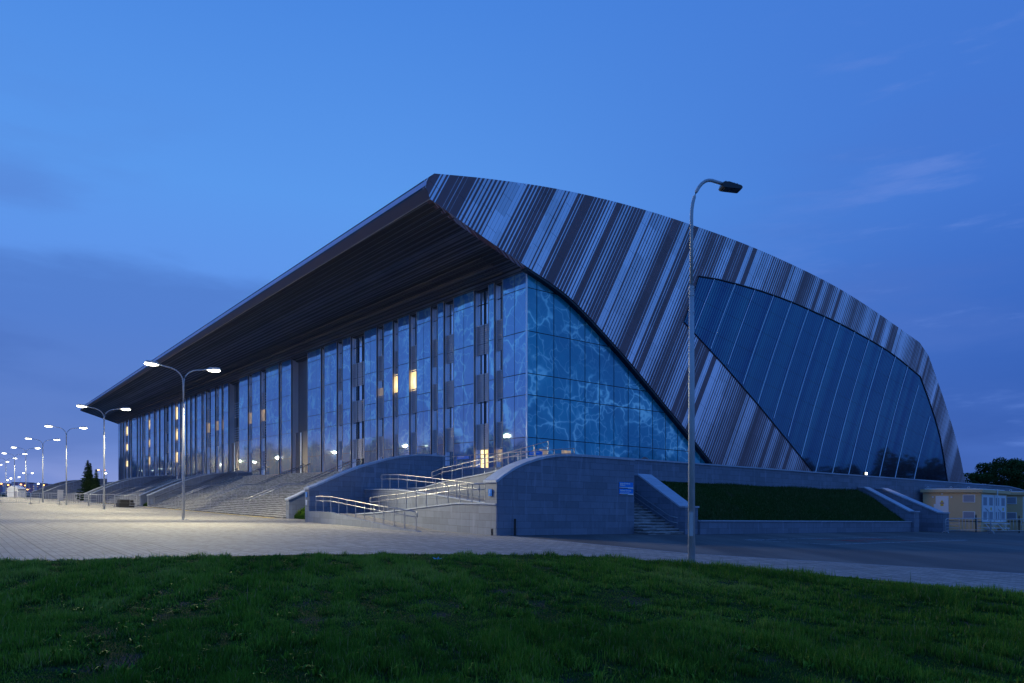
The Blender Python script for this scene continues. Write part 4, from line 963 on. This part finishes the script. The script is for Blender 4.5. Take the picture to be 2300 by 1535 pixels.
# ------------------------------------------------------------------ barriers
bar = local('crowd_barrier', '', 'barrier', 'steel crowd control barriers')
def build_barrier(t, Lb, Hb):
    q = MB(I3); r = .19; z0 = .14
    pts = [(0, 0, z0-.1), (0, 0, Hb-r)] + [(r-r*math.cos(k*math.pi/8), 0, Hb-r+r*math.sin(k*math.pi/8)) for k in range(1, 5)] + [(Lb-r+r*math.sin(k*math.pi/8), 0, Hb-r+r*math.cos(k*math.pi/8)) for k in range(0, 5)] + [(Lb, 0, z0-.1)]
    q.tube(pts, .028, 8); q.tube([(0, 0, z0+.06), (Lb, 0, z0+.06)], .022, 6); q.build('frame', M['pale_steel'], t, origin=(0, 0, 0), smooth=True)
    q = MB(I3)
    for f in (.30, .37, .44, .52, .60, .70): q.tube([(Lb*f, 0, z0+.06), (Lb*f, 0, Hb)], .016, 6)
    for (f0, f1) in ((0, .30), (.70, 1)):
        for zz in (.35, .6, .8): q.tube([(Lb*f0, 0, Hb*zz), (Lb*f1, 0, Hb*zz)], .016, 6)
    q.build('bars', M['pale_steel'], t, origin=(0, 0, 0), smooth=True)
    for x in (0., Lb):
        q = MB(I3); q.tube([(x, -.3, .0), (x, -.22, .1), (x, .22, .1), (x, .3, .0)], .026, 6); q.build('foot', M['pale_steel'], t, origin=(0, 0, 0))
build_barrier(bar, 3.7, 1.38)
def put_barrier(p, q, label, first=False):
    d = Vector(q)-Vector(p); rz = math.atan2(d.y, d.x); loc = G((p[0], p[1], 0))
    o = bar if first else copy_tree(bar, loc, rz, label)
    if first: o.location = loc; o.rotation_euler = (0, 0, rz); o['label'] = label
    return o
put_barrier((-61.4, 90.4), (-57.7, 90.2), 'leftmost steel barrier, cut by the left edge of the picture', True)
put_barrier((-57.6, 90.1), (-54, 89.7), 'second steel barrier from the left edge, in front of the dark humps')
put_barrier((-53.9, 89.6), (-50.2, 89.2), 'third steel barrier from the left, ending by the second lamp post')
put_barrier((-50.1, 89.1), (-46.6, 88.2), 'steel barrier between the second lamp post and the black plinth')
put_barrier((-46.5, 88.0), (-43.4, 86.6), 'steel barrier standing in front of the black plinth')
bar2 = local('crowd_barrier', 'steel barrier in front of the ochre kiosk', 'barrier', 'barriers at the kiosks'); build_barrier(bar2, 4.1, 1.08)
bar2.location = G((32.5, 56.4, 0)); bar2.rotation_euler = (0, 0, R(14))
copy_tree(bar2, G((36.6, 57.5, 0)), R(14), 'steel barrier in front of the white cabinets at the right edge')
copy_tree(bar2, G((40.8, 58.5, 0)), R(14), 'steel barrier cut by the right edge of the picture')

# statue plinth, cabinet, tent
t = thing('plinth', W((49.6, -20.6, 0)), 'low black stone plinth on the plaza before the far wall', 'plinth')
q = MB(W); q.box(48.6, 50.6, -21.3, -19.7, 0, .5); q.build('lower_block', M['black'], t); q = MB(W); q.box(48.7, 50.5, -21.2, -19.8, .52, .9); q.build('upper_block', M['black'], t)
t = thing('cabinet', W((116, -19.8, 0)), 'small grey utility cabinet beside the third lamp post', 'cabinet')
q = MB(W); q.box(115.2, 116.6, -20.4, -19.6, 0, 1.9); q.build('body', M['pale_steel'], t); q = MB(W); q.box(115.1, 116.7, -20.5, -19.5, 1.9, 1.98); q.build('lid', M['white_paint'], t)
q = MB(W); q.box(115.3, 116.5, -20.43, -20.401, .3, 1.8); q.build('door', M['pale_steel'], t)
tx, ty = (38-1150)/1690*200, 200.
t = thing('tent', G((tx, ty, 0)), 'white gabled event tent far away at the left edge', 'tent')
q = MB(G); q.box(tx-1.6, tx+1.3, ty-1.5, ty+1.5, 0, 2.2); q.build('side_walls', M['tent'], t)
q = MB(G); q.prism([(tx-1.8, 2.2), (tx, 3.1), (tx+1.6, 2.2)], ty-1.7, ty+1.7, 'b'); q.build('tent_roof', M['tent'], t)
q = MB(G); q.box(tx+.3, tx+1.1, ty-1.56, ty-1.51, 0, 1.6); q.build('doorway', M['louvre'], t)
for (u, v, lb) in ((-1.9, 19.2, 'pale blue scrap of litter lying near the lawn edge'), ):
    q = MB(G); q.v = []
    for k in range(7): a_ = k*.9; q.face([(u+.06*math.cos(a_), v+.06*math.sin(a_), .10), (u+.13*math.cos(a_+.5), v+.10*math.sin(a_+.5), .13+.03*(k % 2)), (u+.1*math.cos(a_+1), v+.12*math.sin(a_+1), .11)])
    tag(q.build('litter', M['litter']), lb, 'litter')

# ------------------------------------------------------------------ ochre kiosks
def kiosk(b0, b1, label, cab):
    a0, a1 = -20.8, -16.1
    t = thing('kiosk', W((a0, b0, 0)), label, 'kiosk', 'ochre electrical kiosks')
    q = MB(W); q.box(a0, a1, b0, b1, 0, 3.25); q.build('wall', M['ochre'], t)
    q = MB(W); q.box(a0-.03, a1, b0-.03, b1+.03, .78, .84); q.build('plinth_joint', M['frame'], t)
    q = MB(W); q.box(a0-.22, a1+.1, b0-.25, b1+.25, 3.26, 3.52); r_ = q.build('roof', M['ochre'], t)
    q = MB(W); q.box(a0+.1, a1-.2, b0-.1, b1-.2, 3.52, 3.60); q.build('roof_sheet', M['white_paint'], r_)
    q = MB(W)
    for a_ in (a0+.9, a0+2.3, a0+4.2):
        q.tube([(a_+.09*math.cos(k*math.pi/4), b0-.15, 3.68+.09*math.sin(k*math.pi/4)) for k in range(9)], .02, 5)
    q.build('lifting_eye', M['white_paint'], r_)
    # door and louvres on the left (b0) face
    d0, d1 = a0+2.55, a0+3.6
    q = MB(W); q.box(d0, d1, b0-.05, b0-.004, .85, 2.95); d_ = q.build('door', M['white_paint'], t)
    q = MB(W); q.box(d1-.03, d1+.13, b0-.11, b0-.06, 1.75, 2.25); q.build('handle', M['white_paint'], d_)
    q = MB(W); q.face([((d0+d1)/2-.14, b0-.055, 2.38), ((d0+d1)/2+.14, b0-.055, 2.38), ((d0+d1)/2, b0-.055, 2.62)]); q.box((d0+d1)/2-.13, (d0+d1)/2+.13, b0-.057, b0-.052, 2.08, 2.26); q.build('warning_sign', M['warn_yellow'], d_)
    q = MB(W); q.box((d0+d1)/2-.17, (d0+d1)/2+.17, b0-.06, b0-.052, 2.29, 2.36); q.build('red_label', M['sign_red'], d_)
    q = MB(W)
    for (x, z) in ((d0-.3, 2.8), (d1+.18, 2.8), ((d0+d1)/2-.06, 3.07)): q.box(x, x+.12, b0-.06, b0-.004, z, z+.11)
    q.build('junction_box', M['white_paint'], t)
    for z0 in (1.0, 2.42):
        q = MB(W); q.box(a0+.45, a0+1.4, b0-.05, b0-.004, z0, z0+.66); v_ = q.build('vent', M['white_paint'], t)
        q = MB(W); q.box(a0+.50, a0+1.35, b0-.056, b0-.05, z0+.05, z0+.61); q.build('slats', M['vent'], v_)
    # double doors on the short face
    for k in range(2):
        c0 = b0+.12+k*1.75*1.45; c1 = c0+1.65*1.45
        q = MB(W); q.box(a0-.06, a0-.004, c0, c1, .8, 3.1); d_ = q.build('double_door', M['white_paint'], t)
        for m in range(2):
            for z0 in (.98, 2.2):
                x0 = c0+.18+m*1.2; q = MB(W); q.box(a0-.066, a0-.06, x0, x0+.72, z0, z0+.68); q.build('slats', M['vent'], d_)
        q = MB(W); q.box(a0-.07, a0-.06, c0+1.62, c0+1.86, 1.78, 2.04); q.build('warning_sign', M['warn_yellow'], d_)
        q = MB(W); q.tube([(a0-.09, c0+.55, 1.95), (a0-.09, c0+1.12, 1.72), (a0-.09, c0+1.15, .85)], .03, 6); q.build('handle', M['pale_steel'], d_)
        q = MB(W)
        for z in (.25, .62): q.box(a0-.62, a0-.02, c0+.5, c0+1.6, z, z+.07)
        q.tube([(a0-.1, c0+.5, .65), (a0-.6, c0+.5, .05)], .03, 6); q.tube([(a0-.1, c0+1.6, .65), (a0-.6, c0+1.6, .05)], .03, 6); q.build('folding_steps', M['white_paint'], t)
    q = MB(W); q.tube([(a0-.28, b0+2.62, .9), (a0-.28, b0+2.62, 3.6)], .045, 6); q.build('downpipe', M['white_paint'], t)
kiosk(32.1, 37.5, 'nearest ochre electrical kiosk with white doors and grey vents', True)
kiosk(41.0, 46.4, 'second ochre kiosk cut by the right edge of the picture', True)
for (px, Y, lb) in ((2192, 60.0, 'left black bollard in front of the ochre kiosk'), (2289, 61.0, 'right black bollard near the right picture edge')):
    X = (px-1150)/1690*Y; t = thing('black_bollard', G((X, Y, 0)), lb, 'bollard', 'black bollards by the kiosks')
    q = MB(G); q.tube([(X, Y, 0), (X, Y, 1.25)], .045, 8); q.build('shaft', M['black'], t); q = MB(G); q.tube([(X, Y, 1.25), (X, Y, 1.33), (X, Y, 1.41)], .07, 8, r2=.03); q.build('knob', M['black'], t)

# ------------------------------------------------------------------ trees
def quads(name, C, size, m, parent=None, origin=(0, 0, 0), tint=None, flat=0.):
    n = len(C); u = rng.normal(0, 1, (n, 3)); u /= np.linalg.norm(u, axis=1)[:, None]; v = rng.normal(0, 1, (n, 3)); v -= (v*u).sum(1)[:, None]*u; v /= np.linalg.norm(v, axis=1)[:, None]
    if flat: u[:, 2] *= 1-flat; v[:, 2] *= 1-flat
    sz = size*rng.uniform(.5, 1.4, n)[:, None]; C = C-np.array(origin)
    V = np.stack([C-u*sz, C-v*sz*.6, C+u*sz, C+v*sz*.6], 1).astype(np.float32)
    me = bpy.data.meshes.new(name); me.vertices.add(n*4); me.vertices.foreach_set('co', V.ravel()); me.loops.add(n*4); me.loops.foreach_set('vertex_index', np.arange(n*4, dtype=np.int32))
    me.polygons.add(n); me.polygons.foreach_set('loop_start', np.arange(n, dtype=np.int32)*4); me.polygons.foreach_set('loop_total', np.full(n, 4, np.int32))
    uv = me.uv_layers.new(name='UVMap'); tt = rng.uniform(0, 1, n) if tint is None else np.clip(tint, 0, 1); U = np.zeros((n, 4, 2), np.float32); U[:, :, 0] = tt[:, None]; uv.data.foreach_set('uv', U.ravel())
    me.materials.append(m); me.update(); me.validate(); o = bpy.data.objects.new(name, me); COL.objects.link(o)
    if parent is not None: o.parent = parent
    else: o.location = origin
    return o
def spruce(px, Y, H_, Rd, label, seed):
    r = np.random.default_rng(seed); X = (px-1150)/1690*Y; base = G((X, Y, 0))
    t = thing('spruce_tree', base, label, 'tree', 'spruces beside the far staircase')
    q = MB(G); q.tube([(X, Y, 0), (X, Y, H_*.5), (X, Y, H_*.98)], .16, 8, r2=.02); q.build('trunk', M['bark'], t)
    pts = []
    z = .6
    while z < H_:
        rad = Rd*(1-z/H_)**.85*r.uniform(.8, 1.15); nb = int(7+8*(1-z/H_)); ph = r.uniform(0, 6.28)
        for k in range(nb):
            an = ph+k*6.283/nb+r.normal(0, .15); L_ = rad*r.uniform(.65, 1.2)+.08
            for s_ in np.arange(.05, L_, .055):
                f = s_/L_; dz = -.30*s_+.32*max(0, f-.55)*L_
                wdt = .16*(1-f)+.05
                for _ in range(3): pts.append((X+math.cos(an)*s_+r.normal(0, wdt*.6), Y+math.sin(an)*s_+r.normal(0, wdt*.6), base[2]+z+dz+r.normal(0, .05)))
        z += .24*r.uniform(.8, 1.2)
    for _ in range(60): pts.append((X+r.normal(0, .03), Y+r.normal(0, .03), base[2]+H_-r.uniform(0, .5)))
    quads('crown', np.array(pts), .085, M['needle'], t, base)
spruce(197, 134, 7.3, 2.0, 'taller dark spruce on the left of the pair by the far staircase', 3)
spruce(216, 131, 5.7, 1.25, 'shorter slimmer spruce on the right of the pair', 5)
spruce(202.5, 134.6, 6.9, 1.0, 'narrow second leader growing right against the taller spruce', 9)
def broad(px, Y, H_, Rd, label, seed, lean=0):
    r = np.random.default_rng(seed); X = (px-1150)/1690*Y; base = G((X, Y, 0))
    t = thing('broadleaf_tree', base, label, 'tree', 'trees behind the kiosks')
    q = MB(G); q.tube([(X, Y, 0), (X+lean*.3, Y, H_*.35), (X+lean, Y, H_*.6)], .3, 8, r2=.12); cl = []
    for k in range(16):
        an = r.uniform(0, 6.28); rr_ = Rd*r.uniform(.15, .85); zz = H_*r.uniform(.3, .93); rr_ *= (1-.55*((zz/H_-.55)/.45)**2 if zz/H_ > .55 else .95)
        c = (X+lean+math.cos(an)*rr_, Y+math.sin(an)*rr_, zz); cl.append(c); q.tube([(X+lean*.5, Y, H_*.35), (X+lean*.7+math.cos(an)*rr_*.5, Y+math.sin(an)*rr_*.5, (H_*.4+zz)/2), c], .08, 5, r2=.02)
    q.build('trunk', M['bark'], t)
    P = []; T = []
    for c in cl:
        cr = Rd*r.uniform(.25, .42); n = 520
        d = r.normal(0, 1, (n, 3)); d /= np.linalg.norm(d, axis=1)[:, None]; rad = cr*r.uniform(.35, 1.0, n)**.6
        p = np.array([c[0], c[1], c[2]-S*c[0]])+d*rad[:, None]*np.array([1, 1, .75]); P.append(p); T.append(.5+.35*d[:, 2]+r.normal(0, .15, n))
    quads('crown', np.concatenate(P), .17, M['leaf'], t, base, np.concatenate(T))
# the wood behind the kiosks, tree by tree
for k, (px, Y, H_, Rd, lb) in enumerate(((2180, 150, 10.4, 3.6, 'small dark tree touching the right foot of the striped shell'), (2214, 165, 11.9, 4.4, 'rounded tree behind the ochre kiosk roof'), (2246, 150, 11.8, 4.2, 'tallest dense tree above the kiosk downpipe'), (2275, 158, 13.4, 4.8, 'broad high crowned tree near the right edge'), (2306, 148, 12.4, 4.5, 'large tree cut by the right edge of the picture'), (2195, 175, 6.6, 3.6, 'low bushy tree between the first two trees'), (2232, 172, 7.2, 4.0, 'low dark tree filling the gap behind the kiosk'), (2292, 175, 8.2, 4.0, 'low tree under the broad crown at right'), (2262, 180, 7.6, 4.0, 'dark low tree under the tallest one'))):
    broad(px, Y, H_+.8, Rd, lb, 20+k)
def wood(name, fn, n, h, label, seed):
    r = np.random.default_rng(seed); P = []; T = []
    for k in range(n):
        x, y = fn((k+r.uniform(-.3, .3))/n); hh_ = h*r.uniform(.65, 1.15)
        m = 900; d = r.normal(0, 1, (m, 3)); d /= np.linalg.norm(d, axis=1)[:, None]; rad = r.uniform(.3, 1, m)**.5
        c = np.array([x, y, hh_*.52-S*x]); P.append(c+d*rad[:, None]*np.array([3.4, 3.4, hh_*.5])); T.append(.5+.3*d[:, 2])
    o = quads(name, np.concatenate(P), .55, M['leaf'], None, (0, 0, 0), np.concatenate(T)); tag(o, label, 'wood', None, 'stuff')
wood('treeline', lambda f: (-192-100*f+8*math.sin(f*31), 100+290*f), 100, 21, 'dark belt of trees across the plaza, mirrored in the front glass', 51)
wood('treeline', lambda f: (165+10*math.sin(f*9), 10+150*f), 44, 19, 'dark belt of trees beyond the yard, mirrored in the shell glazing', 52)
wood('treeline', lambda f: (-255+150*f-60, 560), 22, 8, 'low trees and bushes far beyond the plaza', 53)
# distant apartment blocks
for k, (px0, px1, py, lb) in enumerate(((-30, 22, 1086, 'pinkish apartment block at the left edge'), (26, 60, 1084, 'pinkish apartment block above the white tent'), (64, 90, 1086, 'pinkish apartment block right of the tent'), (94, 122, 1088, 'pinkish apartment block behind the dark humped wall'))):
    Y = 900; x0, x1 = (px0-1150)/1690*Y, (px1-1150)/1690*Y; hgt = EYE+(1128+S*(px0-1150)-py)*Y/1690
    t = thing('apartment_block', G((x0, Y, 0)), lb, 'building', 'apartment blocks on the horizon')
    q = MB(G); q.box(x0, x1, Y, Y+14, 0, hgt); q.build('wall', M['sodium_tint_wall'], t)
    q = MB(G); q.box(x0-.3, x1+.3, Y-.3, Y+14.3, hgt, hgt+.5); q.build('roof', M['frame'], t)
    q = MB(G); x = x0+1
    while x < x1-2:
        for z in (1.5, 4.3, 7.1):
            if z+1.3 < hgt and random.random() < .4: q.box(x, x+1.4, Y-.1, Y-.02, z, z+1.3)
        x += 4.5
    q.build('lit_windows', M['warm_dim'], t)
# remove helper property
for o in bpy.data.objects:
    if '_o' in o: del o['_o']
